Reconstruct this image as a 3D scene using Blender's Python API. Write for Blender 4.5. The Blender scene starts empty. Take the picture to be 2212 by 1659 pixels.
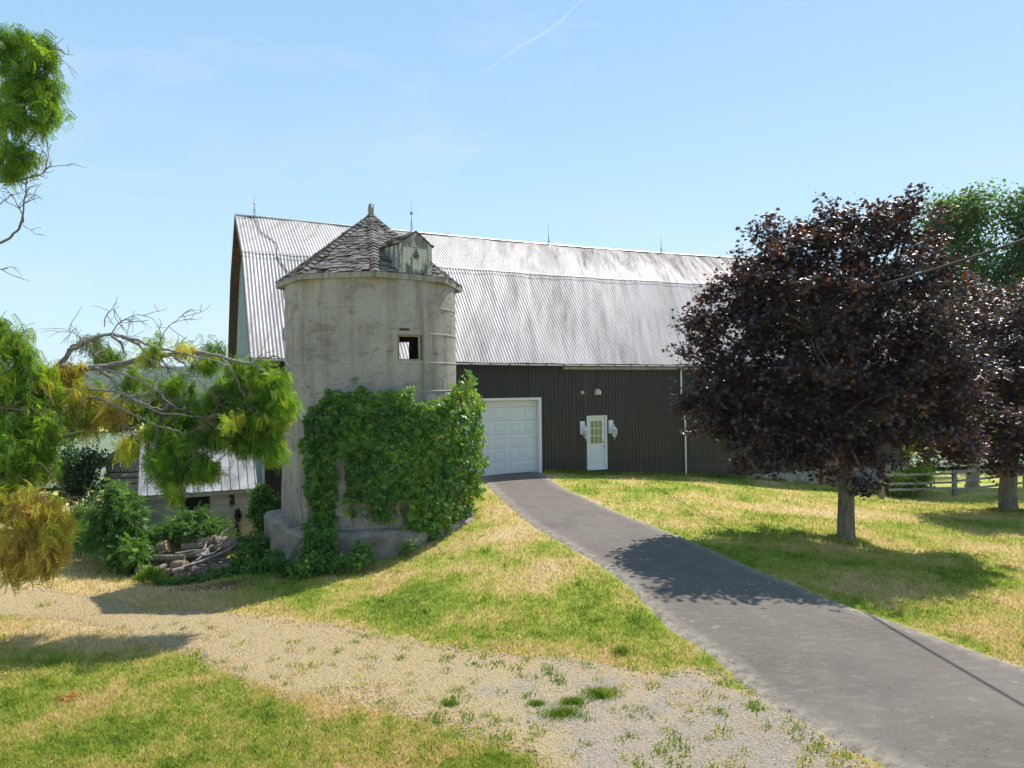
import bpy, math, random
import numpy as np
from mathutils import Vector, noise as mnoise
random.seed(7); rng = np.random.default_rng(11)
R = math.radians
S = bpy.context.scene
# ------------------------------------------------------------ camera / world / sun
CZ = 3.36                      # camera height above the barn threshold (z = 0)
F = 1534.0; ROLL = 0.010       # focal length in units of a 2212 px wide picture
cam = bpy.data.objects.new('camera', bpy.data.cameras.new('camera')); S.collection.objects.link(cam)
cam.location = (0, 0, CZ); cam.rotation_euler = (R(90), ROLL, 0)
cam.data.sensor_width = 36; cam.data.lens = 36*F/2212; cam.data.clip_start = .1; cam.data.clip_end = 20000
S.camera = cam
SUN = Vector((.59, .81, 1.53)).normalized()
sun_el = math.asin(SUN.z); sun_az = math.atan2(SUN.x, SUN.y)
w = bpy.data.worlds.new('World'); S.world = w; w.use_nodes = True
nt = w.node_tree; bg = nt.nodes['Background']
sky = nt.nodes.new('ShaderNodeTexSky'); sky.sky_type = 'NISHITA'; sky.sun_disc = False
sky.sun_elevation = sun_el; sky.sun_rotation = sun_az; sky.air_density = 1.0; sky.dust_density = .6; sky.ozone_density = 1.6
sky.altitude = 200
tcn = nt.nodes.new('ShaderNodeTexCoord'); sep = nt.nodes.new('ShaderNodeSeparateXYZ'); nt.links.new(tcn.outputs['Generated'], sep.inputs[0])
rp = nt.nodes.new('ShaderNodeValToRGB'); nt.links.new(sep.outputs[2], rp.inputs[0]); e_ = rp.color_ramp.elements
e_[0].position = 0; e_[0].color = (2.25, 3.1, 3.5, 1); e_[1].position = .55; e_[1].color = (1.1, 1.98, 3.15, 1)
x_ = e_.new(.18); x_.color = (1.85, 2.8, 3.45, 1)
mp = nt.nodes.new('ShaderNodeMapping'); nt.links.new(tcn.outputs['Generated'], mp.inputs[0]); mp.inputs['Scale'].default_value = (1.2, 1.2, 6); mp.inputs['Rotation'].default_value = (.25, .3, 0)
nz = nt.nodes.new('ShaderNodeTexNoise'); nt.links.new(mp.outputs[0], nz.inputs['Vector']); nz.inputs['Scale'].default_value = 1.6; nz.inputs['Detail'].default_value = 8; nz.inputs['Roughness'].default_value = .6; nz.inputs['Distortion'].default_value = .6
r2 = nt.nodes.new('ShaderNodeValToRGB'); nt.links.new(nz.outputs['Fac'], r2.inputs[0]); r2.color_ramp.elements[0].position = .48; r2.color_ramp.elements[0].color = (0, 0, 0, 1); r2.color_ramp.elements[1].position = .8; r2.color_ramp.elements[1].color = (.5, .5, .5, 1)
m1 = nt.nodes.new('ShaderNodeMixRGB'); m1.inputs[0].default_value = .85; nt.links.new(sky.outputs[0], m1.inputs[1]); nt.links.new(rp.outputs[0], m1.inputs[2])
m2 = nt.nodes.new('ShaderNodeMixRGB'); nt.links.new(r2.outputs[0], m2.inputs[0]); nt.links.new(m1.outputs[0], m2.inputs[1]); m2.inputs[2].default_value = (2.9, 3.3, 3.7, 1)
nt.links.new(m2.outputs[0], bg.inputs[0]); bg.inputs[1].default_value = .15
sd = bpy.data.lights.new('sun', 'SUN'); sd.energy = 3.8; sd.angle = R(.53); sd.color = (1, .95, .87)
so = bpy.data.objects.new('sun', sd); S.collection.objects.link(so)
so.rotation_euler = (-SUN).to_track_quat('-Z', 'Y').to_euler(); so.location = (20, 30, 40)
S.view_settings.view_transform = 'Standard'; S.view_settings.look = 'None'; S.view_settings.gamma = 1
S.view_settings.exposure = .88
S.render.engine = 'CYCLES'
try:
    S.cycles.max_bounces = 8; S.cycles.transparent_max_bounces = 12
except Exception: pass

# ------------------------------------------------------------ helpers
def W(x, y, d):                                   # photo point (2212 px wide) at a depth -> world
    cx = (x-1106)/F; cy = (829.5-y)/F
    return Vector((d*(cx+ROLL*cy), d, CZ+d*(cy-ROLL*cx)))
def PZ(x, y, z):                                  # photo point on a level plane z
    cx = (x-1106)/F; cy = (829.5-y)/F
    return W(x, y, (z-CZ)/(cy-ROLL*cx))
def PX(P):                                        # world -> photo
    P = np.asarray(P); d = np.maximum(P[..., 1], .01)
    a = P[..., 0]/d; b = (P[..., 2]-CZ)/d
    cx = a-ROLL*b; cy = b+ROLL*a
    return 1106+cx*F, 829.5-cy*F
TH = R(24.5)
A = Vector((math.cos(TH), math.sin(TH), 0)); N = Vector((math.sin(TH), -math.cos(TH), 0)); UP = Vector((0, 0, 1))
P0 = Vector((3.32, 27.7, 0))
def BW(t, n, z): return P0 + A*t + N*n + UP*z     # barn frame: along the wall, out of the wall, up
def wall_t(x, y, n=0):                            # photo point on the barn wall plane -> (t, z)
    d = W(x, y, 1.0)-Vector((0, 0, CZ)); o = Vector((0, 0, CZ))
    k = ((P0+N*n)-o).dot(N)/d.dot(N); p = o+d*k
    return (p-P0).dot(A), p.z

class MB:
    def __init__(s): s.v = []; s.f = []; s.uv = []; s.has = False
    def add(s, vs, fs, uvs=None):
        b = len(s.v); s.v += [tuple(v) for v in vs]
        s.f += [tuple(i+b for i in f) for f in fs]
        if uvs: s.has = True
        s.uv += list(uvs) if uvs else [(0, 0)]*len(vs)
    def box(s, o, ex, ey, ez):                    # corner + three edge vectors
        o, ex, ey, ez = map(Vector, (o, ex, ey, ez))
        vs = [o, o+ex, o+ex+ey, o+ey, o+ez, o+ex+ez, o+ex+ey+ez, o+ey+ez]
        s.add(vs, [(0, 3, 2, 1), (4, 5, 6, 7), (0, 1, 5, 4), (1, 2, 6, 5), (2, 3, 7, 6), (3, 0, 4, 7)])
    def cbox(s, c, ax, ay, az, w, d, h):
        ax, ay, az = Vector(ax), Vector(ay), Vector(az); c = Vector(c)
        s.box(c-ax*w/2-ay*d/2-az*h/2, ax*w, ay*d, az*h)
    def tube(s, pts, rads, n=7, cap=True):
        pts = [Vector(p) for p in pts]
        if not hasattr(rads, '__len__'): rads = [rads]*len(pts)
        vs = []; fs = []; u = None
        for i, p in enumerate(pts):
            t = (pts[min(i+1, len(pts)-1)]-pts[max(i-1, 0)])
            if t.length < 1e-9: t = Vector((0, 0, 1))
            t.normalize()
            if u is None: u = t.orthogonal().normalized()
            u = (u-t*u.dot(t)); u = u.normalized() if u.length > 1e-6 else t.orthogonal().normalized()
            vv = t.cross(u)
            for k in range(n):
                a = 2*math.pi*k/n; vs.append(p+(u*math.cos(a)+vv*math.sin(a))*rads[i])
        for i in range(len(pts)-1):
            for k in range(n):
                k2 = (k+1) % n; fs.append((i*n+k, i*n+k2, (i+1)*n+k2, (i+1)*n+k))
        if cap: fs.append(tuple(range(n-1, -1, -1))); fs.append(tuple((len(pts)-1)*n+k for k in range(n)))
        s.add(vs, fs)
    def lathe(s, c, prof, n=16, ax=None):
        c = Vector(c); vs = []; fs = []
        for r, z in prof:
            for k in range(n):
                a = 2*math.pi*k/n; vs.append(c+Vector((r*math.cos(a), r*math.sin(a), z)))
        for i in range(len(prof)-1):
            for k in range(n):
                k2 = (k+1) % n; fs.append((i*n+k, i*n+k2, (i+1)*n+k2, (i+1)*n+k))
        fs.append(tuple(range(n-1, -1, -1))); fs.append(tuple((len(prof)-1)*n+k for k in range(n)))
        s.add(vs, fs)
    def prism(s, poly, e):                        # polygon (3-D points) extruded by e
        e = Vector(e); n = len(poly); vs = [Vector(p) for p in poly]; vs += [p+e for p in vs]
        s.add(vs, [tuple(range(n-1, -1, -1)), tuple(range(n, 2*n))]+[(i, (i+1) % n, (i+1) % n+n, i+n) for i in range(n)])
def root_of(o):
    while o.parent: o = o.parent
    return o
def link(name, me, mat, parent=None):
    o = bpy.data.objects.new(name, me); S.collection.objects.link(o)
    if mat: me.materials.append(mat)
    if parent: o.parent = parent
    return o
def obj(name, mb, mat, parent=None, smooth=False):
    me = bpy.data.meshes.new(name)
    off = root_of(parent).location if parent else Vector((0, 0, 0))
    me.from_pydata([(v[0]-off.x, v[1]-off.y, v[2]-off.z) for v in mb.v], [], mb.f)
    if mb.has:
        uv = me.uv_layers.new(name='UVMap')
        li = np.zeros(len(me.loops), dtype=np.int64); me.loops.foreach_get('vertex_index', li)
        uv.data.foreach_set('uv', np.array(mb.uv, dtype=np.float32)[li].ravel())
    if smooth: me.polygons.foreach_set('use_smooth', [True]*len(me.polygons))
    me.update()
    return link(name, me, mat, parent)
def npmesh(name, V, T, mat, parent=None, attrs=None, smooth=False):
    V = np.asarray(V, dtype=np.float32).reshape(-1, 3); T = np.asarray(T, dtype=np.int32)
    off = np.array(root_of(parent).location[:], dtype=np.float32) if parent else np.zeros(3, np.float32)
    me = bpy.data.meshes.new(name); k = T.shape[1]
    me.vertices.add(len(V)); me.vertices.foreach_set('co', (V-off).ravel())
    me.loops.add(T.size); me.loops.foreach_set('vertex_index', T.ravel())
    me.polygons.add(len(T)); me.polygons.foreach_set('loop_start', np.arange(0, T.size, k, dtype=np.int32))
    try: me.polygons.foreach_set('loop_total', np.full(len(T), k, dtype=np.int32))
    except Exception: pass
    me.polygons.foreach_set('use_smooth', np.full(len(T), smooth))
    for nme, arr in (attrs or {}).items():
        a = me.attributes.new(nme, 'FLOAT', 'POINT'); a.data.foreach_set('value', np.asarray(arr, dtype=np.float32).ravel())
    me.update(); me.validate()
    return link(name, me, mat, parent)
def tag(o, label=None, cat=None, group=None, kind=None):
    if label: o['label'] = label
    if cat: o['category'] = cat
    if group: o['group'] = group
    if kind: o['kind'] = kind
    return o
def empty(name, loc, label, cat, group=None):
    o = bpy.data.objects.new(name, None); S.collection.objects.link(o); o.location = loc; o.empty_display_size = .2
    return tag(o, label, cat, group)
def copy_tree(o, parent=None):
    c = o.copy(); S.collection.objects.link(c); c.parent = parent
    for ch in list(o.children): copy_tree(ch, c)
    return c
def vnoise(P, s, seed=0):
    return np.array([mnoise.noise((p[0]*s+seed*13.1, p[1]*s-seed*7.7, (p[2] if len(p) > 2 else 0)*s+seed)) for p in P])

# ------------------------------------------------------------ materials
class NT:
    def __init__(s, name):
        s.m = bpy.data.materials.new(name); s.m.use_nodes = True; s.t = s.m.node_tree
        s.p = s.t.nodes['Principled BSDF']; s.out = s.t.nodes['Material Output']
        s.geo = s.n('NewGeometry')
    def n(s, t, **kw):
        o = s.t.nodes.new('ShaderNode'+t)
        for k, v in kw.items(): setattr(o, k, v)
        return o
    def l(s, a, b): s.t.links.new(a, b)
    def pos(s, scale=(1, 1, 1), rot=(0, 0, 0), src=None):
        m = s.n('Mapping'); s.l(src or s.geo.outputs['Position'], m.inputs[0])
        m.inputs['Scale'].default_value = scale; m.inputs['Rotation'].default_value = rot
        return m.outputs[0]
    def noise(s, scale, vec=None, detail=4, rough=.55, dist=0):
        o = s.n('TexNoise'); s.l(vec or s.geo.outputs['Position'], o.inputs['Vector'])
        o.inputs['Scale'].default_value = scale; o.inputs['Detail'].default_value = detail
        o.inputs['Roughness'].default_value = rough; o.inputs['Distortion'].default_value = dist
        return o.outputs['Fac']
    def ramp(s, fac, stops):
        o = s.n('ValToRGB'); s.l(fac, o.inputs[0]); e = o.color_ramp.elements
        while len(e) < len(stops): e.new(.5)
        for i, (p, c) in enumerate(stops):
            e[i].position = p; e[i].color = (*c, 1) if hasattr(c, '__len__') else (c, c, c, 1)
        return o.outputs[0]
    def mix(s, fac, a, b, mode='MIX'):
        o = s.n('MixRGB', blend_type=mode)
        for v, i in ((fac, 0), (a, 1), (b, 2)):
            if isinstance(v, (int, float)): o.inputs[i].default_value = v if i == 0 else (v, v, v, 1)
            elif isinstance(v, tuple): o.inputs[i].default_value = (*v, 1)
            else: s.l(v, o.inputs[i])
        return o.outputs[0]
    def math(s, op, a, b=0):
        o = s.n('Math', operation=op)
        for v, i in ((a, 0), (b, 1)):
            if isinstance(v, (int, float)): o.inputs[i].default_value = v
            else: s.l(v, o.inputs[i])
        return o.outputs[0]
    def attr(s, name): return s.n('Attribute', attribute_name=name).outputs['Fac']
    def bump(s, h, strength=.5, dist=.02):
        b = s.n('Bump'); s.l(h, b.inputs['Height']); b.inputs['Strength'].default_value = strength
        b.inputs['Distance'].default_value = dist; s.l(b.outputs[0], s.p.inputs['Normal'])
    def col(s, c):
        if isinstance(c, tuple): s.p.inputs['Base Color'].default_value = (*c, 1)
        else: s.l(c, s.p.inputs['Base Color'])
    def set(s, rough=.8, metal=0, spec=.5):
        s.p.inputs['Roughness'].default_value = rough; s.p.inputs['Metallic'].default_value = metal
        s.p.inputs['Specular IOR Level'].default_value = spec
def basic(name, c, rough=.6, metal=0, var=.25, scale=6, spec=.5, bump=.2):
    m = NT(name); n = m.noise(scale, detail=6)
    lo = tuple(x*(1-var) for x in c); hi = tuple(min(1, x*(1+var)) for x in c)
    m.col(m.ramp(n, [(.3, lo), (.7, hi)])); m.set(rough, metal, spec); m.bump(m.noise(scale*6), bump, .005)
    return m.m
def leafmat(name, stops, trans=.35, rough=.45, spec=.5, tcol=1.5, tint=None):
    m = NT(name); r = m.attr('rnd'); c = m.ramp(r, stops)
    n = m.noise(.9, detail=2); c = m.mix(.5, c, m.ramp(n, [(.3, .55), (.7, 1.35)]), 'MULTIPLY')
    m.col(c); m.set(rough, 0, spec)
    tr = m.n('BsdfTranslucent'); tc = m.mix(1, c, tint or (tcol, tcol, tcol*.5), 'MULTIPLY'); m.l(tc, tr.inputs[0])
    mx = m.n('MixShader'); mx.inputs[0].default_value = trans
    m.l(m.p.outputs[0], mx.inputs[1]); m.l(tr.outputs[0], mx.inputs[2]); m.l(mx.outputs[0], m.out.inputs[0])
    return m.m

def grass_colour(m):
    d = m.attr('dry'); n1 = m.noise(.55, detail=5, rough=.6); n2 = m.noise(4.5, detail=6, rough=.7)
    n3 = m.noise(22, detail=4, rough=.7)
    f = m.math('ADD', m.math('MULTIPLY', m.math('SUBTRACT', n1, .5), 2.1), m.math('MULTIPLY', m.math('SUBTRACT', n2, .5), 1.5))
    f = m.math('ADD', m.math('ADD', f, m.math('MULTIPLY', m.math('SUBTRACT', n3, .5), .7)), d)
    return m.ramp(f, [(.0, (.17, .26, .028)), (.3, (.33, .39, .055)), (.5, (.50, .45, .125)), (.7, (.64, .49, .22)), (1, (.68, .54, .31))])
m = NT('grass_ground'); c = grass_colour(m); n = m.noise(40, detail=5, rough=.75)
m.col(m.mix(.6, c, m.ramp(n, [(.25, .5), (.75, 1.35)]), 'MULTIPLY')); m.set(.95, 0, .15); m.bump(m.noise(28, detail=6, rough=.8), 1, .06); M_GROUND = m.m
m = NT('grass_blade'); c = grass_colour(m); r = m.attr('rnd')
c = m.mix(.8, c, m.ramp(r, [(0, (.55, .62, .5)), (.5, (1.05, 1.05, 1.0)), (1, (1.5, 1.4, 1.3))]), 'MULTIPLY')
m.col(c); m.set(.6, 0, .3); tr = m.n('BsdfTranslucent'); m.l(c, tr.inputs[0]); mx = m.n('MixShader'); mx.inputs[0].default_value = .5
m.l(m.p.outputs[0], mx.inputs[1]); m.l(tr.outputs[0], mx.inputs[2]); m.l(mx.outputs[0], m.out.inputs[0]); M_BLADE = m.m

m = NT('asphalt'); a = m.noise(.5, detail=5, rough=.6); b = m.noise(90, detail=3, rough=.8); c3 = m.noise(3.2, m.pos((1, 3, 1), (0, 0, .6)), detail=7, rough=.7)
c = m.ramp(a, [(.3, (.100, .086, .071)), (.7, (.146, .127, .106))])
c = m.mix(m.ramp(c3, [(.5, 0.0), (.75, .42)]), c, (.28, .245, .205)); c5 = m.noise(1, m.pos((1.6, 3, 1), (0, 0, .9)), detail=6, rough=.7); c = m.mix(m.ramp(c5, [(.63, 0.0), (.68, .4)]), c, (.34, .30, .25)); c6 = m.noise(.8, m.pos((1, 1, 1)), detail=5); c = m.mix(m.ramp(c6, [(.56, 0.0), (.7, .5)]), c, (.085, .075, .07)); c = m.mix(.6, c, m.ramp(b, [(.3, .5), (.7, 1.45)]), 'MULTIPLY')
e = m.attr('edge'); e = m.math('MULTIPLY', e, m.ramp(m.noise(7, detail=5, rough=.7), [(.35, 0.0), (.6, 1.0)]))
c = m.mix(e, c, (.36, .31, .235)); m.col(c); m.set(.85, 0, .3); m.bump(b, .6, .01); M_ASPH = m.m
m = NT('gravel'); v = m.n('TexVoronoi'); m.l(m.geo.outputs['Position'], v.inputs['Vector']); v.inputs['Scale'].default_value = 32
a = m.noise(.9, detail=6, rough=.65); b = m.noise(45, detail=5, rough=.8)
bw = m.n('RGBToBW'); m.l(v.outputs['Color'], bw.inputs[0]); g = m.mix(.6, (.385, .325, .26), bw.outputs[0], 'MULTIPLY'); g = m.mix(.45, g, (.38, .32, .25))
straw = m.ramp(b, [(.3, (.25, .185, .095)), (.5, (.40, .305, .165)), (.7, (.55, .43, .25))])
k = m.math('ADD', m.math('ADD', a, m.attr('edge')), m.math('MULTIPLY', m.math('SUBTRACT', b, .5), .8))
c = m.mix(m.ramp(k, [(.36, 0.0), (.58, 1.0)]), g, straw); m.col(c); m.set(.95, 0, .2)
m.bump(m.math('ADD', v.outputs['Distance'], b), .8, .03); M_GRAVEL = m.m

m = NT('galvanised_roofing'); q = m.attr('rnd')
s1 = m.noise(1.2, m.pos((1.2, .15, .15), (0, 0, -TH)), detail=7, rough=.7, dist=.4); s2 = m.noise(6, m.pos((1, .12, .12), (0, 0, -TH)), detail=6, rough=.75)
t = m.attr('wear'); k = m.math('ADD', m.math('ADD', m.math('MULTIPLY', s1, .9), m.math('MULTIPLY', s2, .55)), m.math('MULTIPLY', t, .3))
c = m.ramp(k, [(.58, (.37, .345, .345)), (.80, (.315, .29, .285)), (.97, (.22, .195, .185)), (1.12, (.14, .12, .11))]); m.col(c)
m.p.inputs['Metallic'].default_value = .3; m.l(m.ramp(k, [(.6, .56), (1.0, .8)]), m.p.inputs['Roughness']); M_ROOF = m.m
m = NT('dark_siding'); n = m.noise(2.5, m.pos((1, 1, .15)), detail=6, rough=.7)
c = m.ramp(n, [(.3, (.021, .0175, .019)), (.7, (.037, .031, .031))]); sp_ = m.n('SeparateXYZ'); m.l(m.geo.outputs['Position'], sp_.inputs[0]); dz_ = m.math('ADD', m.math('MULTIPLY', sp_.outputs[2], -1.6), m.math('MULTIPLY', m.noise(3, detail=6, rough=.7), 1.6)); c = m.mix(m.ramp(dz_, [(.75, 0.0), (1.6, .35)]), c, (.09, .07, .052)); m.col(c); m.set(.45, 0, .5); M_SIDE = m.m
m = NT('blue_grey_siding'); n = m.noise(2.5, m.pos((1, 1, .15)), detail=5)
m.col(m.ramp(n, [(.3, (.16, .22, .25)), (.7, (.26, .33, .35))])); m.set(.45, .2, .5); M_GABLE = m.m
m = NT('concrete'); n1 = m.noise(.8, detail=7, rough=.65); n2 = m.noise(7, m.pos((1, 1, .7)), detail=7, rough=.75); n3 = m.noise(1.7, m.pos((1, 1, 1.8)), detail=6, rough=.7, dist=.5); n4 = m.noise(28, detail=4, rough=.7)
c = m.ramp(n1, [(.3, (.30, .262, .232)), (.52, (.395, .349, .310)), (.72, (.47, .422, .38))])
c = m.mix(m.ramp(n3, [(.54, 0.0), (.62, .65)]), c, (.215, .185, .155))
c = m.mix(m.ramp(n2, [(.60, 0.0), (.67, .85)]), c, (.105, .09, .075))
n5 = m.noise(1.15, m.pos((1, 1, 2.6)), detail=6, rough=.7); c = m.mix(m.ramp(n5, [(.63, 0.0), (.67, .7)]), c, (.12, .10, .04))
n6 = m.noise(2.2, m.pos((1.6, 1.6, .12)), detail=5, rough=.65); c = m.mix(m.ramp(n6, [(.48, 0.0), (.68, .7)]), c, (.20, .165, .13))
gv = m.attr('line'); c = m.mix(m.math('MULTIPLY', gv, .5), c, (.52, .48, .43))
c = m.mix(.35, c, m.ramp(n4, [(.3, .6), (.7, 1.25)]), 'MULTIPLY'); m.col(c); m.set(.93, 0, .2); m.bump(m.math('ADD', n2, m.math('MULTIPLY', n4, .4)), .55, .025); M_CONC = m.m
m = NT('rubble_concrete'); n = m.noise(2.2, detail=8, rough=.7); n2 = m.noise(12, detail=6, rough=.8); c = m.ramp(n, [(.3, (.15, .125, .10)), (.5, (.31, .27, .225)), (.7, (.43, .385, .33))])
c = m.mix(m.ramp(n2, [(.6, 0.0), (.7, .8)]), c, (.1, .085, .065)); m.col(c); m.set(.95, 0, .2); m.bump(n2, .9, .05); M_RUB = m.m
m = NT('shingle'); r = m.attr('rnd'); n = m.noise(14, detail=5, rough=.7)
c = m.ramp(r, [(0, (.085, .072, .063)), (.5, (.15, .13, .118)), (1, (.24, .212, .19))]); m.col(m.mix(.6, c, m.ramp(n, [(.3, .6), (.7, 1.35)]), 'MULTIPLY')); m.set(.9, 0, .3); m.bump(n, .5, .02); M_SHING = m.m
def peel(name, paint, woodc, lo, hi, sc=(9, 9, 2.2), zgrad=None):
    m = NT(name); n = m.noise(1, m.pos(sc), detail=8, rough=.72, dist=.3); g = m.noise(1, m.pos((30, 30, 2)), detail=5, rough=.7)
    wd = m.mix(.7, woodc, m.ramp(g, [(.3, .5), (.7, 1.4)]), 'MULTIPLY')
    f = m.math('ADD', n, m.attr('wear')) if zgrad else n
    m.col(m.mix(m.ramp(f, [(lo, 0.0), (hi, 1.0)]), paint, wd)); m.set(.8, 0, .3); m.bump(m.math('ADD', g, n), .4, .01); return m.m
M_PEEL = peel('peeling_paint', (.50, .48, .455), (.19, .175, .16), .47, .50)
M_PEELB = peel('peeling_paint_boards', (.56, .52, .47), (.17, .16, .145), .54, .57, zgrad=True)
M_FASC = peel('weathered_fascia', (.34, .305, .27), (.22, .19, .165), .42, .60)
M_WHITE = basic('white_paint', (.74, .75, .77), .45, 0, .04, 3, bump=.1)
M_DOORW = basic('white_door_steel', (.71, .73, .76), .4, 0, .04, 2, bump=.05)
M_WOOD = NT('grey_wood'); m = M_WOOD; g = m.noise(1, m.pos((14, 14, 1.2)), detail=7, rough=.75); r = m.noise(2.7, detail=2)
m.col(m.mix(.5, m.ramp(g, [(.25, (.13, .105, .085)), (.5, (.34, .285, .235)), (.75, (.48, .415, .35))]), m.ramp(r, [(.3, .7), (.7, 1.2)]), 'MULTIPLY')); m.set(.9, 0, .2); m.bump(g, .5, .015); M_WOOD = m.m
M_REDROOF = basic('rusty_roofing', (.22, .125, .11), .75, .2, .35, 2.5)
M_SOFFIT = basic('brown_soffit_boards', (.085, .045, .035), .85, 0, .4, 4)
m = NT('shed_roof_metal'); n = m.noise(1.6, detail=8, rough=.7, dist=.6); n2 = m.noise(9, detail=6, rough=.75)
c = m.ramp(n, [(.35, (.20, .195, .195)), (.5, (.32, .31, .315)), (.65, (.42, .41, .415))]); c = m.mix(m.ramp(n2, [(.6, 0.0), (.75, .6)]), c, (.13, .125, .12)); m.col(c); m.set(.6, .35, .4); M_SHEDROOF = m.m
m = NT('block_wall'); uv = m.n('UVMap'); b = m.n('TexBrick'); m.l(uv.outputs[0], b.inputs['Vector'])
b.inputs['Scale'].default_value = 1; b.inputs['Brick Width'].default_value = .4; b.inputs['Row Height'].default_value = .2; b.inputs['Mortar Size'].default_value = .008
b.inputs['Color1'].default_value = (.47, .415, .35, 1); b.inputs['Color2'].default_value = (.54, .485, .415, 1); b.inputs['Mortar'].default_value = (.38, .34, .29, 1)
n = m.noise(1.6, detail=8, rough=.7); c = m.mix(m.ramp(n, [(.5, 0.0), (.7, .5)]), b.outputs['Color'], (.20, .18, .15))
m.col(m.mix(.4, c, m.ramp(m.noise(30, detail=4), [(.3, .7), (.7, 1.2)]), 'MULTIPLY')); m.set(.93, 0, .2)
bb = m.n('Bump'); bb.invert = True; m.l(b.outputs['Fac'], bb.inputs['Height']); bb.inputs['Strength'].default_value = .7; bb.inputs['Distance'].default_value = .012; m.l(bb.outputs[0], m.p.inputs['Normal']); M_BLOCK = m.m
M_DARK = basic('dark_void', (.018, .014, .013), .9, 0, .2, 5)
M_REDFRAME = basic('dark_red_paint', (.09, .035, .03), .7, 0, .3, 8)
M_METAL = basic('dull_steel', (.33, .34, .36), .45, .8, .2, 8)
M_IRON = basic('rusty_iron', (.055, .038, .03), .8, .4, .4, 20)
M_BLUE = basic('blue_glass_ball', (.02, .16, .55), .2, 0, .1, 8)
M_CABLE = basic('dark_cable', (.05, .05, .055), .6, 0, .2, 8)
M_BRASS = basic('aged_brass', (.45, .36, .18), .35, .9, .2, 8)
M_BEIGE = basic('beige_fitting', (.50, .46, .36), .6, 0, .1, 8)
m = NT('window_pane'); m.col((.16, .19, .09)); m.set(.08, 0, .8); M_PANE = m.m
m = NT('bark'); g = m.noise(1, m.pos((18, 18, 3.5)), detail=8, rough=.75); m.col(m.ramp(g, [(.3, (.09, .072, .052)), (.5, (.23, .19, .14)), (.72, (.36, .31, .24))])); m.set(.95, 0, .15); m.bump(g, 1, .05); M_BARK = m.m
m = NT('smooth_grey_bark'); g = m.noise(9, detail=6, rough=.7); m.col(m.ramp(g, [(.3, (.13, .11, .10)), (.5, (.24, .205, .185)), (.7, (.36, .32, .295))])); m.set(.8, 0, .3); m.bump(g, .6, .02); M_LIMB = m.m
m = NT('twig_bark'); m.col(m.ramp(m.noise(5), [(.3, (.10, .07, .06)), (.7, (.24, .18, .15))])); m.set(.8, 0, .3); M_TWIG = m.m
m = NT('cut_wood'); wv = m.noise(14, detail=6, rough=.7); m.col(m.ramp(wv, [(.3, (.34, .215, .10)), (.5, (.50, .35, .19)), (.7, (.60, .46, .28))])); m.set(.85, 0, .2); M_CUT = m.m
m = NT('stone_rubble_wall'); v = m.n('TexVoronoi'); m.l(m.pos((1, 1, 1.7)), v.inputs['Vector']); v.inputs['Scale'].default_value = 2.6
n = m.noise(5, detail=6); bw = m.n('RGBToBW'); m.l(v.outputs['Color'], bw.inputs[0]); c = m.mix(.5, (.46, .42, .37), bw.outputs[0], 'MULTIPLY'); c = m.mix(.5, c, m.ramp(n, [(.3, .6), (.7, 1.3)]), 'MULTIPLY'); m.col(c); m.set(.92, 0, .2); m.bump(v.outputs['Distance'], .9, .06); M_STONE = m.m
M_ORANGE = basic('orange_stained_boards', (.36, .21, .10), .8, 0, .25, 5)
m = NT('forest'); v = m.noise(.06, detail=8, rough=.75); n = m.noise(.35, detail=6, rough=.8); m.col(m.mix(.6, m.ramp(v, [(.35, (.028, .05, .022)), (.65, (.075, .115, .045))]), m.ramp(n, [(.3, .5), (.7, 1.5)]), 'MULTIPLY')); m.set(.95, 0, .1); m.bump(n, 1, 3); M_FOREST = m.m
M_MAPLE = leafmat('purple_maple_leaf', [(0, (.020, .012, .016)), (.5, (.042, .022, .027)), (.8, (.07, .030, .028)), (.93, (.095, .036, .020)), (1, (.16, .070, .025))], .26, .36, .8, tint=(2.2, 1.5, .5))
M_LEAFG = leafmat('green_tree_leaf', [(0, (.045, .10, .018)), (.5, (.085, .165, .028)), (1, (.16, .24, .045))], .4, .5)
M_LEAFD = leafmat('dark_shrub_leaf', [(0, (.022, .05, .016)), (.5, (.045, .095, .026)), (1, (.10, .16, .04))], .35, .5)
M_SHRUB = leafmat('shrub_leaf', [(0, (.04, .105, .02)), (.5, (.085, .19, .032)), (1, (.19, .32, .06))], .45, .45)
M_YGRN = leafmat('yellow_green_leaf', [(0, (.10, .18, .02)), (.5, (.20, .32, .03)), (1, (.34, .42, .05))], .5, .5)
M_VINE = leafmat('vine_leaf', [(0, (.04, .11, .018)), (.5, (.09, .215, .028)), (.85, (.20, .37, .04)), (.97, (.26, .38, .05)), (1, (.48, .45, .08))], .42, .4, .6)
M_LOC = leafmat('locust_leaflet', [(0, (.05, .12, .012)), (.22, (.11, .22, .018)), (.42, (.21, .34, .03)), (.58, (.36, .43, .04)), (.75, (.56, .45, .085)), (.88, (.42, .30, .09)), (1, (.30, .18, .07))], .45, .5, .4, 1.6, tint=(1.6, 1.6, .6))

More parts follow.
